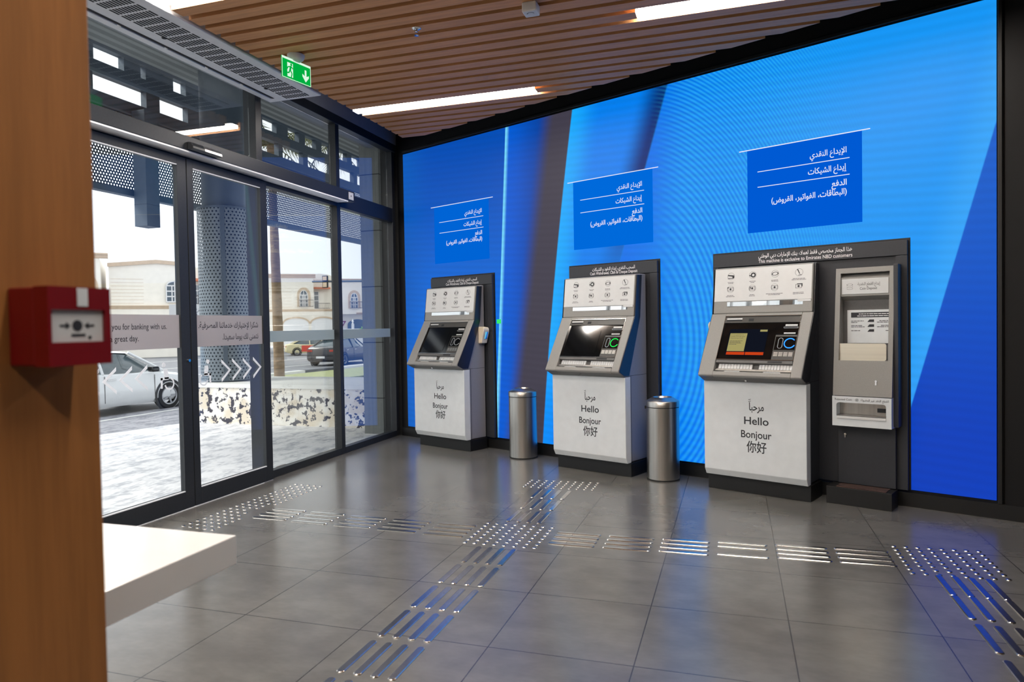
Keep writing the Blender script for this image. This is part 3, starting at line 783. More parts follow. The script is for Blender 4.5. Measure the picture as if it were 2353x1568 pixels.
    bz = MB(); bz.box(x0, x1, -.002, .012, -.4045, -.400).box(x0, x0+.003, -.001, .012, -.4, -.023).box(x1-.003, x1, -.001, .012, -.4, -.023).box(x0, x1, -.001, .012, -.026, -.022)
    place(bz.build('bay_trim', M['chrome'], r), ms)
    tp = MB().box(x0+.004, x1-.004, .006, .0115, -.080, -.027).build('top_plate', M['greypanel'], r); place(tp, ms)
    a = MB().box(-.257, -.134, .004, .0055, -.052, -.040).build('slot_label', M['white'], tp)
    b = MB().box(-.257, -.134, .0048, .0056, -.066, -.053).build('receipt_slot', M['slot'], tp)
    c = MB().box(-.081, -.043, .004, .0056, -.068, -.045, .001).build('camera_window', M['slot'], tp)
    if screen_on:
        sg = MB().box(-.213, .085, .0095, .0115, -.362, -.135).build('screen', M['atmscreen'], r); place(sg, ms)
        MB().box(-.205, -.070, .0085, .0094, -.327, -.172).build('offer_panel', M['scrcream'], sg)
        for q in ((-.205, -.062), (-.056, .083)): MB().box(q[0], q[1], .0085, .0094, -.358, -.334).build('orange_button', M['scrorange'], sg)
        MB().box(.025, .08, .0085, .0094, -.158, -.142).build('menu_tab', M['scrcream'], sg)
        lettering('lettering', [('A new gateway to', -.197, -.190, .10, .008, 'l'), ('steady savings and', -.197, -.204, .11, .008, 'l'), ('financial growth', -.197, -.218, .10, .008, 'l')], M['ink'], sg, .0082)
        fineprint([(-.197, -.240-.010*i, w_, .0055, 'l') for i, w_ in enumerate((.10, .085, .095, .06))], M['ink'], sg, .0082)
    else:
        sg = MB().box(-.213, .085, .0095, .0115, -.362, -.135).build('screen', M['gloss'], r); place(sg, ms)
    # right hand module: card slots, reader, keypad
    cd = MB().box(.141, .309, .008, .0115, -.180, -.086, .001).build('card_module', M['gloss'], r); place(cd, ms)
    q = MB(); q.prism(rrect(.196, .303, -.132, -.117, .007), .0062, .0079, 'y'); q.build('card_slot', M['ringoff'], cd)
    q = MB(); q.prism(rrect(.2, .299, -.129, -.120, .004), .0055, .0061, 'y'); q.build('card_mouth', M['slot'], cd)
    for q in ((.207, .295, -.112, -.099), (.206, .29, -.178, -.168)): MB().box(q[0], q[1], .0068, .0079, q[2], q[3]).build('slot_label', M['white'], cd)
    rd = MB().box(.150, .309, .004, .0115, -.318, -.188, .002).build('reader_block', M['greypanel'], r); place(rd, ms)
    MB().box(.156, .306, .0032, .0039, -.315, -.205).build('reader_face', M['gloss'], rd)
    q = MB(); o_, i_ = rrect(.178, .214, -.305, -.215, .018, 6), rrect(.182, .210, -.301, -.219, .014, 6)
    for k in range(len(o_)): q.prism([o_[k], o_[(k+1) % len(o_)], i_[(k+1) % len(o_)], i_[k]], .0015, .0031, 'y')
    q.build('contactless_outline', M['ringoff'], rd)
    q = MB(); ring(q, .264, -.26, .036, .042, .0012, .0031, PI*.22, PI*1.86); q.build('ring_light', M[ringmat], rd)
    kp = MB().box(.150, .309, .0055, .0115, -.398, -.320).build('keypad', M['greypanel'], r); place(kp, ms)
    for i in range(4):
        for j in range(3):
            q = MB(); q.box(.160+i*.036, .160+i*.036+.030, .0035, .0054, -.343-j*.012, -.343-j*.012+.009, .0008); q.build('key', M['steel'], kp)
    # note tray below the bay
    tr = MB().box(x0, x1, .045, .05, -.507, -.404).build('note_tray', M['atmunder'], r); place(tr, ms)
    q = MB(); q.box(x0+.004, x1-.004, .004, .045, -.428, -.4055); q.build('tray_hood', M['atmunder'], tr)
    for a0, a1 in ((-.25, .016), (.064, .309)):
        k = 11; q = MB()
        for i in range(k): q.box(a0+(a1-a0)*i/k+.001, a0+(a1-a0)*(i+1)/k-.001, .026, .044, -.470, -.430, .002)
        q.build('shutter', M['white'], tr)
    MB().box(-.268, .309, .018, .044, -.490, -.472, .003).build('shutter_sill', M['steel'], tr)
    for q in ((-.19, -.07), (.11, .235)): MB().box(q[0], q[1], .010, .020, -.5035, -.497).build('tray_label', M['white'], tr)
    MB().box(.13, .235, .0025, .0039, -.424, -.412).build('brand_plate', M['slot'], tr)
    lk_ = MB(); lk_.lathe([(0, 0), (.008, 0), (.008, .006), (0, .006)], 14, M4=Matrix.Translation((-.028, D(.432), .8785))@Matrix.Rotation(math.radians(115), 4, 'X'))
    lk_.build('lock', M['chrome'], r)
    return r
cash_machine('left cash machine nearest the glass front, with a dark screen', -5.497, .012, .391, 'atmside', False, 'ringoff')
cash_machine('middle cash machine between the two steel bins, with a green lit ring', -3.520, .062, .388, 'atmside', False, 'green')
cash_machine('right cash machine beside the coin machine, its screen on and ring lit blue', -2.057, 0.0, .391, 'atmdark', True, 'bluering')

# dark surrounds behind the machines, a header with two lines of text
def surround(label, s0, s1, lines, hw, jw):
    t = thing('machine_surround', label, 'surround', W3((s0+s1)/2, 0), TH, 'dark surrounds behind the machines')
    h = (s1-s0)/2
    MB().box(-h, h, -.012, -.0065, .118, 1.885).build('back_frame', M['black'], t)
    hp = MB().box(-h+.022, h-.012, -.046, -.0125, 1.765, 1.868, .002).build('header_panel', M['charcoal'], t)
    lettering('lettering', lines, M['whiteprint'], hp, -.0468, .004)
    MB().box(h-.085, h-.012, -.044, -.0125, .12, 1.763, .002).build('jamb', M['charcoal'], t)
    MB().box(-h+.022, -h+.06, -.044, -.0125, .12, 1.763, .002).build('jamb', M['charcoal'], t)
    MB().box(-h+.062, h-.087, -.026, -.0125, .12, 1.763).build('infill', M['charcoal'], t)
    return t
cw = [('السحب النقدي، إيداع النقود و الشيكات', 0, 1.815, .46, .030, 'c'), ('Cash Withdrawal, Cash & Cheque Deposit', 0, 1.779, .51, .026, 'c')]
sh = lambda L, dx: [(a, b+dx, c, d, e, f) for a, b, c, d, e, f in L]
surround('dark framed surround behind the left cash machine', -5.979, -4.99, sh(cw, .035), 0, 0)
surround('dark framed surround behind the middle cash machine', -4.008, -3.021, sh(cw, .03), 0, 0)
surround('wide dark surround behind the right cash machine and coin machine', -2.528, -1.077, [('هذا الجهاز مخصّص فقط لعملاء بنك الإمارات دبي الوطني', .015, 1.822, .69, .030, 'c'), ('This machine is exclusive to Emirates NBD customers', .015, 1.780, .69, .027, 'c')], 0, 0)

# hand sanitiser dispensers fixed to the machine sides
def dispenser(label, s, d, z, sgn):
    t = thing('hand_sanitizer_dispenser', label, 'dispenser', W3(s, d, z), TH, 'beige dispensers on the machine sides')
    pr = [(0, 0), (.052*sgn, .004), (.066*sgn, .07), (.082*sgn, .125), (.088*sgn, .150), (.075*sgn, .172), (0, .182)]
    MB().prism(pr, -.042, .042, 'y', .008).build('case', M['beige'], t)
    MB().prism([(.0665*sgn, .050), (.071*sgn, .050), (.088*sgn, .125), (.0835*sgn, .127)], -.022, .022, 'y').build('level_window', M['mirror'], t)
    MB().box(min(.02*sgn, .05*sgn), max(.02*sgn, .05*sgn), -.014, .014, -.008, .0, .002).build('nozzle', M['ink'], t)
    return t
dispenser('beige sanitiser dispenser on the right side of the left cash machine', -5.1175, .108, 1.13, 1)
dispenser('beige sanitiser dispenser peeking from the left side of the middle cash machine', -3.8985, .12, 1.19, -1)
dispenser('beige sanitiser dispenser on the left side of the right cash machine', -2.4375, .09, 1.15, -1)

# ================================================================== COIN MACHINE
cmn = thing('coin_machine', 'slim grey coin deposit machine with a brushed flap, right of the cash machines', 'coin machine', W3(-1.345, 0), TH)
wc = .191
MB().box(-.232, .195, -.232, -.05, 0, .122, .002).build('plinth', M['black'], cmn)
MB().box(-.17, .155, -.222, -.09, .1225, .126, .001).build('worn_top', M['mat'], cmn)
low = MB().box(-wc, wc-.003, -.085, -.05, .127, .556, .002).build('lower_door', M['charcoal'], cmn)
q = MB(); q.lathe([(0, 0), (.008, 0), (.008, .008), (0, .008)], 14, M4=Matrix.Translation((-.14, -.085, .487))@Matrix.Rotation(PI/2, 4, 'X')); q.box(-.143, -.137, -.098, -.086, .462, .487)
q.build('lock', M['chrome'], low)
# upper cabinet: frame with a recess, front leans out towards the bottom
F = lambda z: -(.205-(z-.78)*(.095/.91))
up = MB()
def wedge(x0, x1, z0, z1, b0=-.05, b1=-.05): up.prism([(F(z0), z0), (F(z1), z1), (b1, z1), (b0, z0)], x0, x1, 'x')
wedge(-wc, -wc+.033, .78, 1.692); wedge(wc-.030, wc, .78, 1.692); wedge(-wc+.033, wc-.030, 1.655, 1.692); wedge(-wc+.033, wc-.030, .78, 1.03)
up.build('upper_cabinet', M['atmgrey'], cmn)
MB().box(wc+.0003, wc+.030, -.150, -.05, .57, 1.700, .003).build('side_panel', M['atmdark'], cmn)
rc = MB(); rc.box(-wc+.033, wc-.030, -.055, -.0505, 1.03, 1.654)
rc.build('recess_back', M['atmunder'], cmn)
hd = MB(); hd.prism([(-.055, 1.46), (-.11, 1.49), (-.105, 1.62), (-.055, 1.654)], -wc+.033, wc-.030, 'x'); hd.build('recess_head', M['atmgrey'], cmn)
np_ = MB().box(-.152, .153, -.113, -.108, 1.503, 1.613, .002).build('name_plate', M['white'], cmn)
lettering('lettering', [('إيداع القطع النقدية', .10, 1.565, .145, .020, 'r'), ('Coin Deposit', .025, 1.533, .112, .018, 'c')], M['ink'], np_, -.1136, .002)
q = MB()
for k in range(3):
    for i in range(20):
        t0, t1 = 2*PI*i/20, 2*PI*(i+1)/20
        e = lambda t, f: (-.098+.021*f*math.cos(t), 1.545+.013*k+.008*f*math.sin(t))
        if k == 2 or math.sin((t0+t1)/2) < .1: q.slab([e(t0, 1), e(t1, 1), e(t1, .88), e(t0, .88)], -.1142, -.1132)
q.build('coin_pictogram', M['ink'], np_)
ip = MB().box(-.13, .158, -.0605, -.0555, 1.15, 1.39, .001).build('instruction_sheet', M['atmwhite'], cmn)
MB().box(-.104, .158, -.0618, -.0606, 1.336, 1.372).build('sheet_heading', M['ink'], ip)
fineprint([(.148, 1.358, .2, .008, 'r'), (.148, 1.344, .21, .008, 'r')], M['whiteprint'], ip, -.0624)
fineprint([(-.104, 1.308, .085, .007, 'l'), (-.104, 1.298, .045, .007, 'l'), (-.104, 1.275, .075, .007, 'l'), (-.104, 1.265, .09, .007, 'l'), (-.104, 1.238, .06, .007, 'l'), (.152, 1.308, .07, .007, 'r'), (.152, 1.298, .085, .007, 'r'), (.152, 1.275, .06, .007, 'r'), (.152, 1.265, .085, .007, 'r'), (.152, 1.238, .03, .007, 'r')], M['ink'], ip, -.0612)
for k in range(3): MB().slab([(.004, 1.232+.035*k), (.048, 1.232+.035*k), (.048, 1.250+.035*k), (.018, 1.250+.035*k)], -.0618, -.0606).build('step_pictogram', M['ink'], ip)
fp = MB(); fp.prism(rrect(-.183, .147, 1.030, 1.151, .016), -.006, 0, 'y'); o = fp.build('brushed_flap', M['brushgold'], cmn); o.location = (0, F(1.09)-.006, 0); o.rotation_euler = (math.radians(-1.5), 0, 0)
q = MB(); q.lathe([(0, 0), (.007, 0), (.007, .006), (0, .006)], 14, M4=Matrix.Translation((.09, F(.889), .889))@Matrix.Rotation(PI/2, 4, 'X')); q.box(.085, .095, F(.87)-.006, F(.87)-.001, .862, .882)
q.build('lock', M['grille'], cmn)
# rejected coin tray box with a rounded window
rj = MB(); X0, X1, Z0, Z1, yF = -wc-.002, wc-.0005, .563, .775, -.213
rj.box(X0, X0+.028, yF, -.09, Z0, Z1); rj.box(X1-.034, X1, yF, -.09, Z0, Z1); rj.box(X0+.028, X1-.034, yF, -.09, Z0, .634); rj.box(X0+.028, X1-.034, yF, -.09, .731, Z1)
box = rj.build('reject_box', M['atmwhite'], cmn)
MB().box(X0+.028, X1-.034, -.130, -.120, .634, .731).build('tray_back', M['steel'], box)
MB().box(X0+.03, X1-.036, -.209, -.15, .6345, .640).build('tray_floor', M['atmunder'], box)
MB().box(X0+.03, X1-.033, -.2185, -.2135, .615, .634, .003).build('tray_lip', M['white'], box)
MB().box(.085, .15, -.140, -.131, .665, .693).build('return_slot', M['slot'], box)
for i in range(6): MB().lathe([(0, .7272), (.006, .7272), (.006, .7305), (0, .7305)], 10, (-.105+i*.038, -.165)).build('tray_light', M['ledcell'], box)
cn = MB()
for (cx, cz, sx, sz) in ((X0+.028, .731, 1, -1), (X1-.034, .731, -1, -1)):
    n = 6; pts = [(cx, cz)]+[(cx+sx*(.02-.02*math.sin(PI/2*i/n)), cz+sz*(.02-.02*math.cos(PI/2*i/n))) for i in range(n+1)]
    cn.slab(pts, yF, yF+.012)
cn.build('window_corner', M['atmwhite'], box)
lettering('lettering', [('Rejected Coin', X0+.018, .747, .113, .014, 'l'), ('القطع النقد غير المقبولة', X1-.016, .747, .178, .015, 'r')], M['ink'], box, yF-.0008, .002)
q = MB(); ring(q, -.029, .753, .0085, .0105, yF-.0012, yF-.0002, n=18)
for a in (PI/4, -PI/4):
    dx, dz = .005*math.cos(a), .005*math.sin(a); nx, nz = -dz*.3, dx*.3
    q.slab([(-.029-dx+nx, .753-dz+nz), (-.029+dx+nx, .753+dz+nz), (-.029+dx-nx, .753+dz-nz), (-.029-dx-nx, .753-dz-nz)], yF-.0012, yF-.0002)
q.build('reject_pictogram', M['ink'], box)

# ================================================================== BINS
def bin_(label, x, y, r, h, lever):
    t = thing('waste_bin', label, 'bin', (x, y, 0), 0, 'round steel bins')
    MB().lathe([(0, 0), (r*.985, 0), (r*.985, .012), (0, .012)], 48).build('base_ring', M['rubber'], t, True)
    MB().lathe([(0, .0125), (r*.98, .0125), (r*.98, h-.085), (r*.95, h-.085), (0, h-.085)], 64).build('body', M['steel'], t, True)
    MB().lathe([(r*.94, h-.0845), (r*.965, h-.0845), (r*.965, h-.079), (r*.94, h-.079)], 48).build('seal', M['rubber'], t, True)
    MB().lathe([(r*.94, h-.0785), (r*1.0, h-.0785), (r*1.0, h-.034), (r*.985, h-.031), (r*.60, h), (r*.56, h), (r*.3, h-.05), (r*.3, h-.056), (r*.58, h-.008), (r*.9, h-.036)], 64).build('lid', M['steel'], t, True)
    MB().lathe([(0, h-.078), (r*.34, h-.078), (r*.34, h-.056), (0, h-.056)], 32).build('funnel_hole', M['slot'], t, True)
    if lever: MB().box(-r*1.0-.01, -r*.96, -.018, .018, h-.1, h-.078, .003).build('lid_catch', M['rubber'], t)
    return t
bin_('round steel bin standing between the left and middle cash machines', -2.015, 6.614, .142, .692, False)
bin_('round steel bin standing between the middle and right cash machines', -.580, 5.952, .1385, .695, True)

# ================================================================== FIRE CALL POINT, COUNTER
cp = thing('fire_call_point', 'red fire alarm call point with white window on the wood wall', 'fire alarm', (-1.03, .81, 1.334), PI/2)
# local x = world y, local -y faces the room
MB().box(-.0535, .0535, -.052, 0, -.0585, .0585, .003).build('back_box', M['red'], cp)
fc = MB(); X0, X1, Z0, Z1 = -.048, .043, -.024, .025
fc.box(-.0535, X0, -.08, -.0523, -.0595, .0595).box(X1, .0535, -.08, -.0523, -.0595, .0595).box(X0, X1, -.08, -.0523, -.0595, Z0).box(X0, X1, -.08, -.0523, Z1, .0595)
fc.build('front_cover', M['red'], cp)
pn = MB().box(X0, X1, -.0745, -.0735, Z0, Z1).build('press_panel', M['white'], cp)
q = MB(); a, b = -.0755, -.0746
q.slab([(-.002+.0085*math.cos(2*PI*i/16), .001+.0085*math.sin(2*PI*i/16)) for i in range(16)], a, b)
for s_ in (1, -1): q.slab([(-.002-s_*.029, .0025), (-.002-s_*.019, .0025), (-.002-s_*.019, .006), (-.002-s_*.012, .001), (-.002-s_*.019, -.004), (-.002-s_*.019, -.0005), (-.002-s_*.029, -.0005)], a, b)
q.box(-.012, .011, a, b, -.0155, -.0115); q.slab([(.019+.0028*math.cos(2*PI*i/10), -.0175+.0028*math.sin(2*PI*i/10)) for i in range(10)], a, b)
q.build('press_pictogram', M['ink'], pn)
MB().box(-.006, .012, -.0815, -.0802, .03, .058, .0005).build('hinge_tab', M['atmwhite'], cp)

ct = thing('counter', 'thick white counter slab jutting out past the wood wall', 'counter', (-1.62, 1.3, 0))
MB().box(-.45, .29, -.75, .298, .669, .75, .003).build('countertop', M['counter'], ct)
MB().box(-.25, .08, -.72, -.46, 0, .668, .002).build('pedestal', M['veneer'], ct)

# ================================================================== TACTILE FLOOR MARKERS
barme = {}
def bar_mesh(axis):
    L, wd, h = .1415, .0175, .005
    mb = MB(); n = 8
    def outline(k):
        o = []
        for i in range(n+1): a = -PI/2+PI*i/n; o.append((L-wd+(wd-k)*math.cos(a), (wd-k)*math.sin(a)))
        for i in range(n+1): a = PI/2+PI*i/n; o.append((-L+wd+(wd-k)*math.cos(a), (wd-k)*math.sin(a)))
        return o
    A = [mb.bm.verts.new((x, y, 0)) for x, y in outline(0)]; B = [mb.bm.verts.new((x, y, h*.55)) for x, y in outline(.0008)]; Cc = [mb.bm.verts.new((x, y, h)) for x, y in outline(.0045)]
    for P, Q in ((A, B), (B, Cc)):
        for i in range(len(P)): j = (i+1) % len(P); mb.bm.faces.new((P[i], P[j], Q[j], Q[i]))
    mb.bm.faces.new(Cc); mb.bm.faces.new(A[::-1])
    return mb
bar0 = bar_mesh('x').build('tactile_bar', M['steelbar']); COL.objects.unlink(bar0)
st = MB().lathe([(0, .005), (.009, .005), (.0128, .0036), (.0148, 0), (0, 0)], 16); st0 = st.build('tactile_stud', M['steelbar'], None, True); COL.objects.unlink(st0)
ORD = ['first', 'second', 'third', 'fourth', 'fifth', 'sixth', 'seventh', 'eighth', 'ninth', 'tenth', 'eleventh', 'twelfth', 'thirteenth', 'fourteenth', 'fifteenth', 'sixteenth', 'seventeenth', 'eighteenth', 'nineteenth', 'twentieth', 'twenty-first', 'twenty-second']
def bar(x, y, rz, label, group):
    o = bar0.copy(); COL.objects.link(o); o.location = (x, y, 0); o.rotation_euler = (0, 0, rz); tag(o, label, 'tactile bar', group)
def stud(x, y, label, group):
    o = st0.copy(); COL.objects.link(o); o.location = (x, y, 0); tag(o, label, 'tactile stud', group)
# strip running right from the doors: (x centre, y of nearest bar, y of farthest bar)
side = ['nearest the doors', 'second from the doors', 'third from the doors', 'fourth from the doors', 'fifth from the doors']
sets = [(-3.10, 4.068, 4.288), (-2.77, 4.051, 4.276), (-2.434, 4.043, 4.259), (-2.10, 4.029, 4.254), (-1.768, 4.019, 4.250), (-.941, 4.029, 4.253), (-.614, 4.038, 4.263), (-.289, 4.056, 4.283), (.034, 4.083, 4.306), (.360, 4.110, 4.334), (.679, 4.121, 4.355)]
for i, (x, ya, yb) in enumerate(sets):
    nm = ('cross strip set '+side[i]) if i < 5 else 'cross strip set '+['just right of the crossing', 'second right of the crossing', 'third right of the crossing', 'with one bar missing', 'left of the last right-hand set', 'beside the right-hand stud field'][i-5]
    for k in range(4):
        if i == 8 and k == 1: continue
        kk = k-1 if i == 8 and k > 1 else k
        bar(x, ya+(yb-ya)*k/3, math.atan2(.012, 1) if i > 5 else 0, 'steel bar, %s from viewer, %s' % (ORD[kk], nm), 'bars of the cross strip')
# strip running from the viewer to the middle machine: (y centre, x of first, x of last)
vs = [(5.20, -1.483, -1.25), (4.883, -1.47, -1.252), (4.55, -1.465, -1.25), (3.72, -1.458, -1.242), (3.40, -1.459, -1.239), (3.075, -1.456, -1.237), (2.76, -1.456, -1.239), (2.438, -1.456, -1.236), (2.12, -1.456, -1.236)]
vn = ['nearest the middle machine', 'second from the middle machine', 'just behind the crossing studs', 'just in front of the crossing studs', 'second in front of the crossing', 'third in front of the crossing', 'fourth in front of the crossing', 'fifth in front of the crossing', 'cut by the bottom edge']
for i, (y, xa, xb) in enumerate(vs):
    for k in range(4): bar(xa+(xb-xa)*k/3, y, PI/2, 'steel bar, %s from left, set %s' % (ORD[k], vn[i]), 'bars of the strip to the middle machine')
rs = [(3.885, 'just in front of the right stud field'), (3.61, 'second in front of right stud field'), (3.28, 'third in front of right stud field'), (2.945, 'at the bottom right corner')]
for y, nm in rs:
    for k in range(4):
        if y < 3.0 and k > 1: continue
        if y < 3.4 and k > 2: continue
        bar(.985+.0735*k, y, PI/2, 'steel bar, %s from left, set %s' % (ORD[k], nm), 'bars of the right hand strip')
def field(x0, x1, nx, y0, y1, ny, nm, group, skip=lambda i, j: False, sx=0.0, sy=0.0):
    for j in range(ny):
        for i in range(nx):
            if skip(i, j): continue
            stud(x0+(x1-x0)*i/(nx-1)+sx*j, y0+(y1-y0)*j/(ny-1)+sy*i, 'steel stud, column %s from left, row %s from viewer, %s' % (ORD[i], ORD[j], nm), group)
field(-1.576, -1.136, 8, 3.914, 4.340, 8, 'crossing field', 'studs of the crossing field', sy=.0012)
field(.870, 1.304, 8, 4.028, 4.478, 8, 'right-hand field', 'studs of the right hand field', sy=.003)
field(-1.646, -1.085, 10, 5.402, 5.645, 5, 'field before middle machine', 'studs before the middle machine', sy=.002)
field(-3.561, -3.303, 5, 3.56, 5.024, 24, 'field along the doors', 'studs along the doors', skip=lambda i, j: (i == 4 and j in range(8, 13)) or (i == 3 and j in (8, 9)) or j == 0, sy=-.004) if False else None
for j in range(20):
    for i in range(5):
        y = 5.024-.0665*j-.005*i; x = -3.561+.0645*i
        if (i == 4 and 10 <= j <= 14) or (i == 3 and j == 12): continue
        stud(x, y, 'steel stud, column %s from glass, %s row from far end, field along the doors' % (ORD[i], ORD[j]), 'studs along the doors')
bpy.data.objects.remove(bar0); bpy.data.objects.remove(st0)

# ================================================================== OUTSIDE
GZ = -.55                                    # street level, a step below the lobby floor
struct(MB().prism([(-3.962, -6), (-7.9, -6), (-7.95, 5.9), (-7.78, 6.86), (-7.52, 8.0), (-7.46, 9.5), (-7.46, 14), (-3.962, 14)], -.5, -.002, 'z').build('pavement', M['pave']), 'pale textured paving outside the doors')
struct(MB().box(-13.2, -3.97, -30, 60, GZ-.1, GZ).build('parking_paving', M['pavegrey']), 'grey paving beside the parked car')
struct(MB().box(-120, -13.2, -60, 160, GZ-.12, GZ-.02).build('road', M['asphalt']), 'pale grey road outside')
struct(MB().prism([(-13.0, -20), (-12.88, -20), (-12.55, 14), (-12.67, 14)], GZ+.0005, GZ+.006, 'z').build('bay_line', M['paint']))
# planter with marble face and white coping
pt = thing('planter', 'long planter faced in black patched marble with white coping, outside the glass', 'planter', (-5.86, 8.06, 0))
MB().box(-1.49, 1.48, 0, 1.36, -.45, .505).build('marble_face', M['marble'], pt)
MB().box(-1.51, 1.49, -.015, 1.38, .5055, .56, .004).build('coping', mat('white coping stone', (238, 238, 234), .6, var=.03), pt)
# round column with perforated jacket
cx, cy = -7.24, 8.62
cl_ = thing('column', 'round grey column in a perforated metal jacket rising from the planter', 'column', (cx, cy, .56))
MB().lathe([(0, .0), (.31, .0), (.31, 4.6), (0, 4.6)], 40).build('shaft', M['conduit'], cl_, True)
MB().lathe([(.38, .02), (.38, 2.53)], 48).build('jacket', M['perfcol'], cl_, True)
MB().lathe([(.311, 2.53), (.384, 2.53), (.384, 2.56), (.311, 2.56)], 40).build('jacket_rim', M['conduit'], cl_)
sj = MB()
for a in (-.95, 2.2): sj.box(.378, .387, -.03, .03, .02, 2.53, M4=Matrix.Rotation(a, 4, 'Z'))
sj.build('jacket_seam', M['conduit'], cl_)
# clad pier by the corner
struct(MB().box(-4.40, -4.135, 7.66, 8.04, -.4, 5.1).build('pier', M['pier']), 'grey stone clad pier just outside the corner of the glass')
# canopy: soffit, open rails and perforated fascia
struct(MB().box(-8.05, -4.02, .0, 19, 5.14, 5.3).build('canopy_soffit', M['soffit']), 'dark ribbed canopy soffit')
struct(MB().box(-4.3, -4.14, -3, 19, 3.53, 5.14).build('canopy_wall', M['bluegrey']))
fs = thing('canopy_fascia', 'perforated dark metal canopy fascia with open rails above it', 'fascia', (-8, 11, 3.2))
MB().box(-.002, .002, -7.5, 7.5, .085, 1.14).build('perforated_sheet', M['perf'], fs)
MB().box(-.06, .06, -7.5, 7.5, 0, .085, .004).build('bottom_rail', M['conduit'], fs)
MB().box(-.06, .06, -7.5, 7.5, 1.141, 1.30, .004).build('fascia_rail', M['conduit'], fs)
MB().box(-.06, .06, -7.5, 7.5, 1.535, 1.70, .004).build('fascia_rail', M['conduit'], fs)
MB().box(-.06, .06, -7.5, 7.5, 1.895, 1.94, .004).build('fascia_rail', M['conduit'], fs)
for y0, y1 in [(5.9, 6.05), (7.0, 7.06), (7.93, 8.17), (8.72, 9.5), (10.0, 10.2), (10.95, 11.07), (11.71, 11.87), (12.69, 12.84), (13.6, 13.75), (14.3, 14.45), (15.2, 15.35), (16.2, 16.35)]:
    MB().box(-.05, .05, y0-11, y1-11, 1.301, 1.534).build('rail_post', M['conduit'], fs)
y = 5.85
for y0, y1 in [(5.9, 7.08), (7.56, 7.84), (7.93, 8.44), (8.69, 9.9), (10.3, 10.5), (10.9, 11.24), (11.59, 11.79), (12.17, 12.36), (12.72, 12.92), (13.33, 13.52), (13.92, 14.1), (14.5, 14.7), (15.1, 15.3), (15.7, 15.9), (16.3, 16.5)]:
    MB().box(-.05, .05, y0-11, y1-11, 1.701, 1.894).build('rail_post', M['conduit'], fs)
hp = thing('canopy_drop_post', 'short square grey post hanging below the perforated fascia', 'post', (-7.82, 7.76, 2.78))
MB().box(-.11, .11, -.115, .115, 0, 1.6, .003).build('post_body', M['conduit'], hp)
MB().box(-.112, .112, -.117, .117, .30, .304).build('post_joint', M['frame'], hp)

# palm tree
def palm(label, x, y, z0, h, r, lean, seed, group):
    rr = random.Random(seed); t = thing('palm_tree', label, 'palm tree', (x, y, z0), 0, group)
    n = 26; pts = [(lean*((i/n)**1.6)*h, 0, h*i/n) for i in range(n+1)]; rad = [r*(1.15-.42*(i/n)+(.05 if i % 2 else 0)) for i in range(n+1)]
    mt = mat('palm bark', (146, 124, 98), .9, var=.2, scale=6, bump=.5, stretch=(1, 1, 5))
    MB().tube(pts, rad, 14).build('trunk', mt, t, True)
    lf = MB(); top = Vector(pts[-1])
    for k in range(24):
        a = 2*PI*k/24+rr.random()*.3; el = rr.uniform(-.15, 1.2); L = rr.uniform(1.0, 1.5); prev = None
        for i in range(9):
            q = i/8; p = top+Vector((math.cos(a)*L*q*math.cos(el*.6), math.sin(a)*L*q*math.cos(el*.6), L*q*math.sin(el)-.75*q*q))
            if prev is not None:
                sd = Vector((-math.sin(a), math.cos(a), 0)); w = .34*(1-q*.75)
                for s_ in (1, -1):
                    for m2 in (.25, .75):
                        b0 = prev.lerp(p, m2); tip = b0+sd*s_*w+(p-prev).normalized()*.16-Vector((0, 0, .14+.06*rr.random()))
                        lf.poly([b0, b0+(p-prev)*.22, tip])
                lf.tube([prev, p], .012, 4, False)
            prev = p
    lf.build('crown', mat('palm frond', (112, 116, 84), .8, var=.25, scale=5), t)
    return t
palm('palm tree with a bare ringed trunk standing behind the planter', -9.19, 12.5, GZ, 5.75, .10, -.015, 3, 'palms outside')
palm('slim palm beyond the road fascia, mostly hidden by the mullion', -10.55, 17.0, GZ, 6.9, .08, .0, 8, 'palms outside')

# street details: striped kerb, verge, lane lines
gk = -.50
struct(MB().prism([(-17.6, 20), (-17.3, 20), (-15.3, 40), (-15.6, 40)], GZ, GZ+.14, 'z').build('kerb_strip', M['paint']), 'black and white painted kerb')
for (a, b) in ((24.6, 26.9), (29.4, 31.6), (34.4, 36.6)):
    f = lambda y: -17.6+(y-20)*.1
    struct(MB().prism([(f(a)-.004, a), (f(a)+.304, a), (f(b)+.304, b), (f(b)-.004, b)], GZ+.002, GZ+.143, 'z').build('kerb_paint', M['kerbdark']))
o = MB().prism([(-17.25, 19), (-14.0, 19), (-12.0, 34), (-15.6, 36)], GZ, GZ+.05, 'z').build('verge_grass', M['grass']); o['kind'] = 'stuff'; tag(o, 'strip of dry grass verge between the planter and the road', 'grass')
for x0, x1, w in ((-21.6, -18.6, .14), (-27, -24, .14), (-34, -31, .14)):
    struct(MB().prism([(x0-3, 0), (x0-3+w, 0), (x1+1+w, 60), (x1+1, 60)], GZ-.0195, GZ-.012, 'z').build('lane_line', M['paint']))
struct(MB().box(-60, -40.5, -60, 160, GZ-.02, GZ+.13).build('far_footpath', M['pave']))

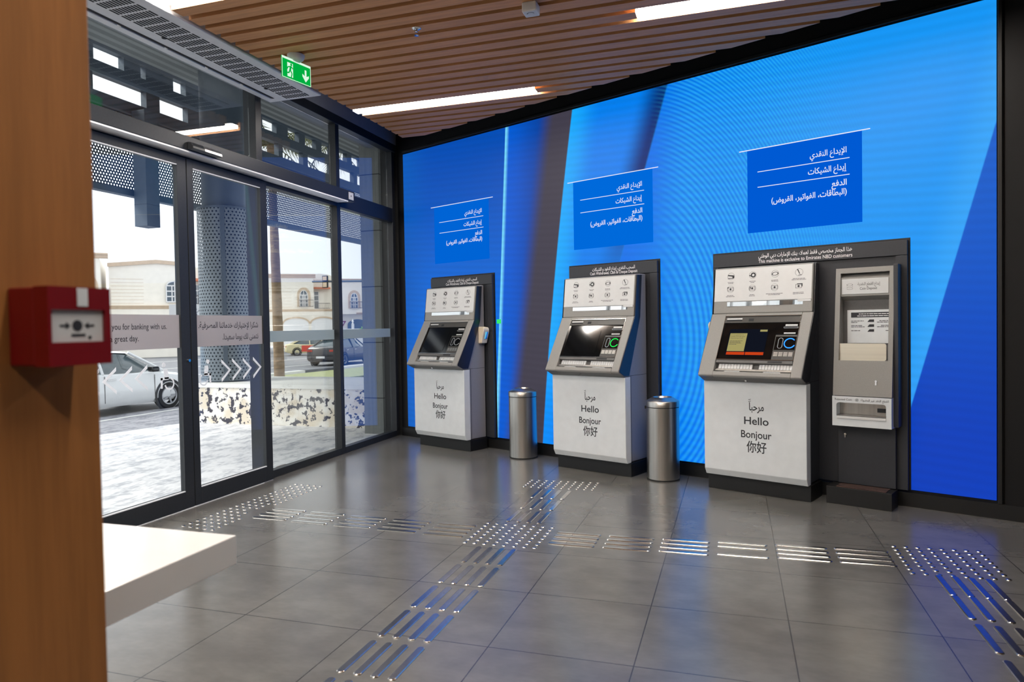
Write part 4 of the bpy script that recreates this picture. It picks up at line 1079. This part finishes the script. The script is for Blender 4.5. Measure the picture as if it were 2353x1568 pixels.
# cars
def car(label, x, y, rz, paint, scale=1.0, taxi=False, plate=True, group='cars on the road', suv=0.0):
    t = thing('car', label, 'car', (x, y, GZ-.02), rz, group); t.scale = (scale,)*3
    # local +x forward, length 4.6
    def loft(secs, nm, mm, par, smooth=True):
        mb = MB(); R = []
        for (xx, pts) in secs: R.append([mb.bm.verts.new((xx, p[0], p[1])) for p in pts])
        for A, B in zip(R, R[1:]):
            for i in range(len(A)): j = (i+1) % len(A); mb.bm.faces.new((A[i], A[j], B[j], B[i]))
        mb.bm.faces.new(R[0][::-1]); mb.bm.faces.new(R[-1]); return mb.build(nm, mm, par, smooth)
    def sec(w, z0, zb, zt): return [(-w*.92, z0), (-w, z0+.10), (-w*1.0, (z0+zb)/2), (-w*.985, zb), (-w*.86, zt), (w*.86, zt), (w*.985, zb), (w, (z0+zb)/2), (w, z0+.10), (w*.92, z0)]
    body = loft([(-2.30, sec(.74, .38, .82, .88)), (-2.24, sec(.82, .30, .90, .96)), (-1.95, sec(.88, .22, .96, 1.03)), (-1.3, sec(.90, .20, .94, 1.0)), (0, sec(.90, .20, .90, .96)), (1.0, sec(.90, .20, .90, .95)), (1.7, sec(.89, .22, .80, .86)), (2.15, sec(.82, .28, .68, .74)), (2.30, sec(.70, .34, .58, .64))], 'body', paint, t)
    def csec(w0, z0, w1, z1): return [(-w0, z0), (-w1, z1-.04), (-w1*.85, z1), (w1*.85, z1), (w1, z1-.04), (w0, z0)]
    gh = loft([(-1.88, csec(.74, .98, .72, 1.0)), (-1.05, csec(.82, .96, .60, 1.36)), (-.55, csec(.82, .95, .62, 1.415)), (.15, csec(.82, .94, .62, 1.42)), (.50, csec(.82, .94, .61, 1.38)), (1.30, csec(.78, .94, .72, .96))], 'greenhouse', M['carglass'], t)
    rf = loft([(-1.12, csec(.59, 1.345, .56, 1.40)), (-.55, csec(.635, 1.40, .60, 1.45)), (.15, csec(.635, 1.405, .60, 1.455)), (.55, csec(.60, 1.375, .56, 1.41))], 'roof', paint, t)
    for s_ in (1, -1):
        pl_ = MB()
        for (xa, za, wa), (xb, zb, wb) in (((1.28, .95, .79), (.50, 1.40, .625)), ((-.28, .93, .83), (-.30, 1.41, .635)), ((-1.86, .99, .75), (-1.02, 1.385, .615))):
            pl_.tube([(xa, s_*wa, za), (xb, s_*wb, zb)], .034, 6)
        pl_.build('window_pillar', paint, t)
        dn = MB(); dn.box(-.29, -.278, s_*.902-.002, s_*.902+.002, .30, .90).box(.98, .992, s_*.902-.002, s_*.902+.002, .32, .86).box(-1.28, -1.268, s_*.902-.002, s_*.902+.002, .45, .92)
        dn.build('door_gap', M['slot'], t)
        for hx in (-.12, -1.05): MB().box(hx-.11, hx+.11, s_*.905-.014, s_*.905+.014, .80, .83, .008).build('door_handle', M['chrome'], t)
        mr = MB().box(.78, .98, s_*1.0-.10, s_*1.0+.10, .93, 1.06, .04); mr.build('side_mirror', M['gloss'], t)
        for wx in (-1.38, 1.38):
            rot = Matrix.Translation((wx, s_*.80, .325))@Matrix.Rotation(PI/2*-s_, 4, 'X')
            ty = MB().lathe([(.20, -.09), (.30, -.10), (.325, -.06), (.325, .08), (.30, .112), (.22, .112), (.2, .06)], 32, M4=rot).build('tyre', M['tyre'], t, True)
            ar = MB().lathe([(.34, .085), (.40, .094), (.40, .102), (.34, .108)], 32, M4=rot); ar.build('wheel_arch', M['slot'], t)
            rm = MB().lathe([(0, .07), (.05, .09), (.06, .085)], 16, M4=rot).lathe([(.19, .10), (.225, .112), (.225, .06), (.19, .06)], 28, M4=rot)
            for k in range(5):
                a = 2*PI*k/5; rm.box(.04, .20, -.024, .024, .07, .094, M4=rot@Matrix.Rotation(a, 4, 'Z'))
            rm.build('rim', M['rim'], ty)
    for s_ in (1, -1):
        MB().box(-2.305, -2.16, s_*.62-.16, s_*.62+.16, .74, .88, .03).build('tail_light', mat('tail light', (170, 60, 44), .2, var=.1), t)
        MB().box(2.05, 2.262, s_*.60-.14, s_*.60+.14, .58, .68, .03).build('headlight', M['mirror'], t)
    MB().box(-2.34, -2.26, -.70, .70, .34, .50, .02).build('rear_bumper', paint, t)
    if plate:
        MB().box(-2.352, -2.341, -.24, .24, .42, .53).build('number_plate', M['white'], t)
    if taxi:
        for s_ in (1, -1): MB().box(-1.0, .25, s_*.906-.003, s_*.906+.003, .34, .88).build('door_panel', mat('taxi red panel', (222, 84, 66), .5, var=.05), t)
        MB().box(-.45, .05, -.22, .22, 1.456, 1.58, .02).build('roof_sign', M['scrcream'], t)
    return t
def paintm(nm, rgb): return mat(nm, rgb, .25, .1, var=.02, coat=.6)
car('white car parked right outside the doors', -14.11, 12.2, PI/2-.10, paintm('white car paint', (232, 235, 236)), group='cars outside')
car('black saloon car seen from behind through the fixed glass', -19.50, 31.71, math.radians(95), paintm('black car paint', (34, 34, 38)), .95, group='cars outside')
car('cream taxi with a red door panel driving on the far lane', -28.43, 42.4, math.radians(42), paintm('cream taxi paint', (232, 220, 176)), .8, taxi=True, group='cars outside')

# villas across the road, facades turned to the lobby
def villa(label, P, ang):
    t = thing('villa', label, 'villa', (P[0], P[1], GZ), ang, 'villas across the road'); return t
def win_arch(t, x0, x1, z0, zs, zt, y, surround=True, rails=True):
    """arched window part with frame bars, local x-z"""
    n = 10; cxm = (x0+x1)/2; hw = (x1-x0)/2
    arc = lambda e: [(cxm+(hw+e)*math.cos(PI*i/n), zs+(zt-zs+e)*math.sin(PI*i/n)) for i in range(n+1)]
    if surround:
        o = [(x1+.28, z0)]+arc(.28)+[(x0-.28, z0)]; MB().slab(o, y-.06, y-.002).build('window_surround', M['creamtrim'], t)
    w = MB().slab([(x1, z0)]+arc(0)+[(x0, z0)], y-.10, y-.065).build('window', M['villaglass'], t)
    b = MB()
    for f_ in (.0, .33, .5, .67, 1.0):
        xx = x0+(x1-x0)*f_; b.box(xx-.035, xx+.035, y-.13, y-.101, z0, zs if f_ != .5 else zt)
    for f_ in (0, .33, .66, 1.0): zz = z0+(zs-z0)*f_; b.box(x0, x1, y-.13, y-.101, zz-.04, zz+.04)
    a = arc(0); a2 = arc(-.07)
    for i in range(n): b.slab([a[i], a[i+1], a2[i+1], a2[i]], y-.13, y-.101)
    b.build('glazing_bar', M['garage'], w)
    if rails: railing(t, x0-.1, x1+.55, z0-.05, y-.45)
def railing(t, x0, x1, z0, y, h=.75):
    r_ = MB(); r_.box(x0, x1, y-.02, y+.02, z0+h-.05, z0+h).box(x0, x1, y-.02, y+.02, z0+.05, z0+.1)
    k = max(3, int((x1-x0)/.14))
    for i in range(k+1): xx = x0+(x1-x0)*i/k; r_.box(xx-.012, xx+.012, y-.012, y+.012, z0+.05, z0+h)
    r_.box(x0-.02, x0+.02, y, y+.42, z0+h-.05, z0+h).box(x1-.02, x1+.02, y, y+.42, z0+h-.05, z0+h)
    r_.build('balcony_railing', M['rail'], t)
def cornice(t, x0, x1, z, y, h=.34, d=.35, m='creamtrim'):
    c = MB(); c.prism([(y, z), (y-d*.35, z+h*.2), (y-d*.5, z+h*.6), (y-d, z+h*.75), (y-d, z+h), (y+.2, z+h)], x0, x1, 'x'); c.build('cornice', M[m], t)
def arch_door(t, x0, x1, z0, zs, zt, y):
    n = 12; cxm = (x0+x1)/2; hw = (x1-x0)/2
    arc = lambda e: [(cxm+(hw+e)*math.cos(PI*i/n), zs+(zt-zs+e)*math.sin(PI*i/n)) for i in range(n+1)]
    a, a2 = arc(0), arc(.16); b = MB()
    for i in range(n): b.slab([a[i], a[i+1], a2[i+1], a2[i]], y-.1, y-.002)
    b.build('garage_arch', M['creamtrim'], t)
    MB().slab([(x1, z0)]+a+[(x0, z0)], y-.045, y-.004).build('garage_door', M['garage'], t)
def grooves(t, x0, x1, z0, z1, y, step=.32):
    g_ = MB(); z = z0
    while z < z1: g_.box(x0, x1, y-.006, y-.001, z, z+.02); z += step
    g_.build('render_joint', M['creamtrim'], t)
dz = -GZ
# the near left villa: plane 55 m away
A_ang = math.atan2(.712, .702)
va = villa('cream villa with a low gabled parapet, left behind the door film', (-39.163, 38.617), A_ang)
MB().box(-2.3, 2.6, 0, 8, 0, 6.0+dz).build('wall', M['cream'], va)
MB().prism([(-2.3, 6.0+dz), (2.6, 6.0+dz), (2.6, 6.02+dz), (.61, 6.24+dz), (-2.3, 6.02+dz)], 0, .4, 'y').build('gable', M['cream'], va)
g_ = MB(); g_.slab([(-2.36, 5.76+dz), (.61, 6.06+dz), (.61, 6.32+dz), (-2.36, 6.02+dz)], -.12, -.002); g_.slab([(.61, 6.06+dz), (2.66, 5.92+dz), (2.66, 6.18+dz), (.61, 6.32+dz)], -.12, -.002)
g_.build('parapet_band', M['creamtrim'], va)
MB().box(-7, -2.75, -1.2, 7, 0, 6.2+dz).build('side_wing', M['cream'], va)
cornice(va, -7, -2.25, 6.2+dz, -1.2, .36, .3)
win_arch(va, -4.4, -3.15, 3.3+dz, 4.4+dz, 4.95+dz, -1.2, True, False)
win_arch(va, 1.22, 2.3, 3.36+dz, 4.5+dz, 4.85+dz, 0, False, False)
cornice(va, -2.4, 2.65, 2.85+dz, 0, .26, .16)
grooves(va, -2.2, -.2, 3.25+dz, 5.0+dz, 0, .24)
MB().box(2.601, 4.4, .6, 7, 0, 5.9+dz).build('set_back_wing', M['cream'], va)
MB().prism([(.0, 4.92+dz), (.6, 5.1+dz), (.6, 4.86+dz), (.0, 4.86+dz)], 2.7, 4.0, 'x').build('tiled_canopy', M['terracotta'], va)
tw_ = MB().box(3.05, 3.45, .52, .598, 3.2+dz, 4.66+dz).build('window', M['villaglass'], va)
q = MB()
for z in (3.2, 3.7, 4.2, 4.62): q.box(3.03, 3.47, .49, .519, z+dz-.03, z+dz+.03)
for x in (3.03, 3.25, 3.47): q.box(x-.02, x+.02, .49, .519, 3.2+dz, 4.65+dz)
q.build('glazing_bar', M['garage'], tw_)
railing(va, 3.0, 4.3, 3.15+dz, .1, .7)
# the right group: plane 75 m away
B_ang = math.atan2(.564, .825)
vb = villa('cream villa with two garage arches and an arched balcony window, behind the palm trunk', (-42.333, 61.911), B_ang)
MB().box(-4.6, .98, 0, 9, 0, 6.6+dz).build('wall', M['cream'], vb)
MB().box(.981, 3.6, 1.2, 9, 0, 6.4+dz).build('recessed_wall', M['cream'], vb)
MB().box(.981, 3.6, 0, 1.199, 0, 3.15+dz).build('balcony_base', M['cream'], vb)
cornice(vb, -4.8, 1.2, 6.5+dz, 0, .42, .35)
gq = MB(); gq.prism([(.2, 6.4+dz), (3.5, 6.4+dz), (3.5, 6.6+dz), (2.4, 6.98+dz), (1.6, 7.06+dz), (.8, 6.95+dz), (.2, 6.75+dz)], 1.0, 1.4, 'y'); gq.build('curved_gable', M['cream'], vb)
cornice(vb, -4.7, 3.6, 3.05+dz, 0, .24, .22)
win_arch(vb, -.40, .38, 3.55+dz, 4.75+dz, 5.27+dz, 0)
grooves(vb, -4.5, -1.2, 3.5+dz, 5.6+dz, 0)
arch_door(vb, -2.05, .42, 0, 1.82+dz, 2.36+dz, 0); arch_door(vb, .68, 3.15, 0, 1.82+dz, 2.36+dz, 0)
MB().prism([(.5, 5.48+dz), (1.2, 5.66+dz), (1.2, 5.5+dz), (.5, 5.4+dz)], 1.0, 2.7, 'x').build('tiled_canopy', M['terracotta'], vb)
dw = MB().box(1.05, 1.5, 1.13, 1.198, 3.35+dz, 5.15+dz).build('balcony_window', M['villaglass'], vb)
q = MB()
for z in (3.35, 4.2, 4.75, 5.15): q.box(1.03, 1.52, 1.1, 1.129, z+dz-.03, z+dz+.03)
for x in (1.03, 1.5): q.box(x-.03, x+.03, 1.1, 1.129, 3.35+dz, 5.15+dz)
q.build('glazing_bar', M['garage'], dw)
railing(vb, 1.1, 2.6, 3.3+dz, .1, .62)
vc = villa('cream villa seen between the last mullion and the clad pier', (-42.333+.825*3.8, 61.911+.564*3.8), B_ang)
MB().box(0, 4.5, .3, 9, 2.75+dz, 6.2+dz).build('wall', M['cream'], vc)
MB().box(0, 4.5, 1.3, 9, 0, 2.749+dz).build('ground_wall', M['cream'], vc)
cornice(vc, -.15, 4.7, 6.12+dz, .3, .34, .35); cornice(vc, 1.5, 4.5, 2.7+dz, .3, .2, .2)
win_arch(vc, .95, 1.66, 3.35+dz, 4.5+dz, 4.98+dz, .3)
n_ = 12; q = MB().slab([(.62+1.05+1.05*math.cos(PI*i/n_), 1.6+dz+.6*math.sin(PI*i/n_)) for i in range(n_+1)]+[(.62, .4), (2.72, .4)], 1.2, 1.297); q.build('garage_opening', M['villaglass'], vc)
gw = thing('garden_wall', 'low white garden wall with a gate post by the far villa', 'garden wall', (-42.333+.825*3.9-.9*.564*-1, 61.911+.564*3.9-1.8, GZ), B_ang)
MB().box(-.4, 3.5, 0, .2, 0, 1.75).build('wall_panel', M['garage'], gw)
MB().box(1.35, 1.6, -.06, .26, 0, 2.25).build('gate_post', M['garage'], gw)
MB().lathe([(0, 2.25), (.1, 2.28), (.05, 2.4), (.13, 2.5), (.05, 2.62), (.07, 2.7), (0, 2.75)], 14, (1.47, .1)).build('post_finial', M['garage'], gw, True)
bs = MB(); rb = random.Random(5)
for i in range(160):
    a, b_, r_ = rb.uniform(0, 2*PI), rb.uniform(-1, 1), .42*rb.random()**.4
    p = Vector((r_*math.cos(a)*math.sqrt(1-b_*b_), r_*math.sin(a)*math.sqrt(1-b_*b_), .5+r_*b_*1.1)); d = Vector((rb.uniform(-1, 1), rb.uniform(-1, 1), rb.uniform(-1, 1))).normalized()*.1; e = d.orthogonal().normalized()*.05
    bs.poly([p-d, p+e, p+d, p-e])
sr = thing('shrub', 'small bright green shrub by the gate post of the far villa', 'shrub', (-35.9, 62.6, GZ+1.0))
bs.build('foliage', mat('shrub leaf', (128, 170, 92), .8, var=.2, scale=9), sr); MB().tube([(0, 0, -1.0), (0, 0, .4)], .04, 8).build('stem', M['rail'], sr)

# traffic signals seen from behind on a mast arm
ts = thing('traffic_signal', 'grey mast arm with two signal heads seen from behind', 'traffic signal', (-15.0, 30.0, GZ+.052))
MB().tube([(0, 0, 0), (0, 0, 4.3)], [.11, .08], 14).build('mast', M['conduit'], ts, True)
MB().tube([(0, 0, 4.02), (-5.0, 0, 4.14)], [.06, .045], 10).build('arm', M['conduit'], ts, True)
for z0, z1 in ((4.13, 4.40), (3.80, 4.10)):
    h_ = MB().box(-4.34, -4.04, -.16, -.06, z0, z1, .02).build('signal_head', M['rubber'], ts)
    MB().box(-4.30, -4.08, -.166, -.1605, z0+.04, z1-.04).build('back_plate', M['scrcream'] if False else M['creamtrim'], h_)
yd = thing('yield_sign', 'red and white triangular give-way sign beside the right-hand mullion', 'road sign', (-22.75, 37.0, GZ), .6)
MB().tube([(0, .03, 0), (0, .03, 2.2)], .03, 8).build('sign_post', M['conduit'], yd)
q = MB().slab([(0, 1.72), (.34, 2.28), (-.34, 2.28)], -.02, 0); q.build('sign_face', M['red'], yd)
MB().slab([(0, 1.86), (.22, 2.20), (-.22, 2.20)], -.024, -.0205).build('sign_field', M['white'], yd)
ss = thing('street_name_sign', 'white street name sign half hidden between door stile and column', 'street sign', (-14.40, 16.0, GZ), .72)
MB().tube([(-.4, .03, 0), (-.4, .03, 2.6)], .03, 8).build('sign_post', M['conduit'], ss)
q = MB().box(-.75, .26, -.02, 0, 2.22, 2.60, .003).build('sign_plate', M['white'], ss)
lettering('lettering', [('شارع ال', .20, 2.43, .5, .10, 'r'), ('si St', .14, 2.28, .26, .075, 'r')], M['ink'], q, -.0215)
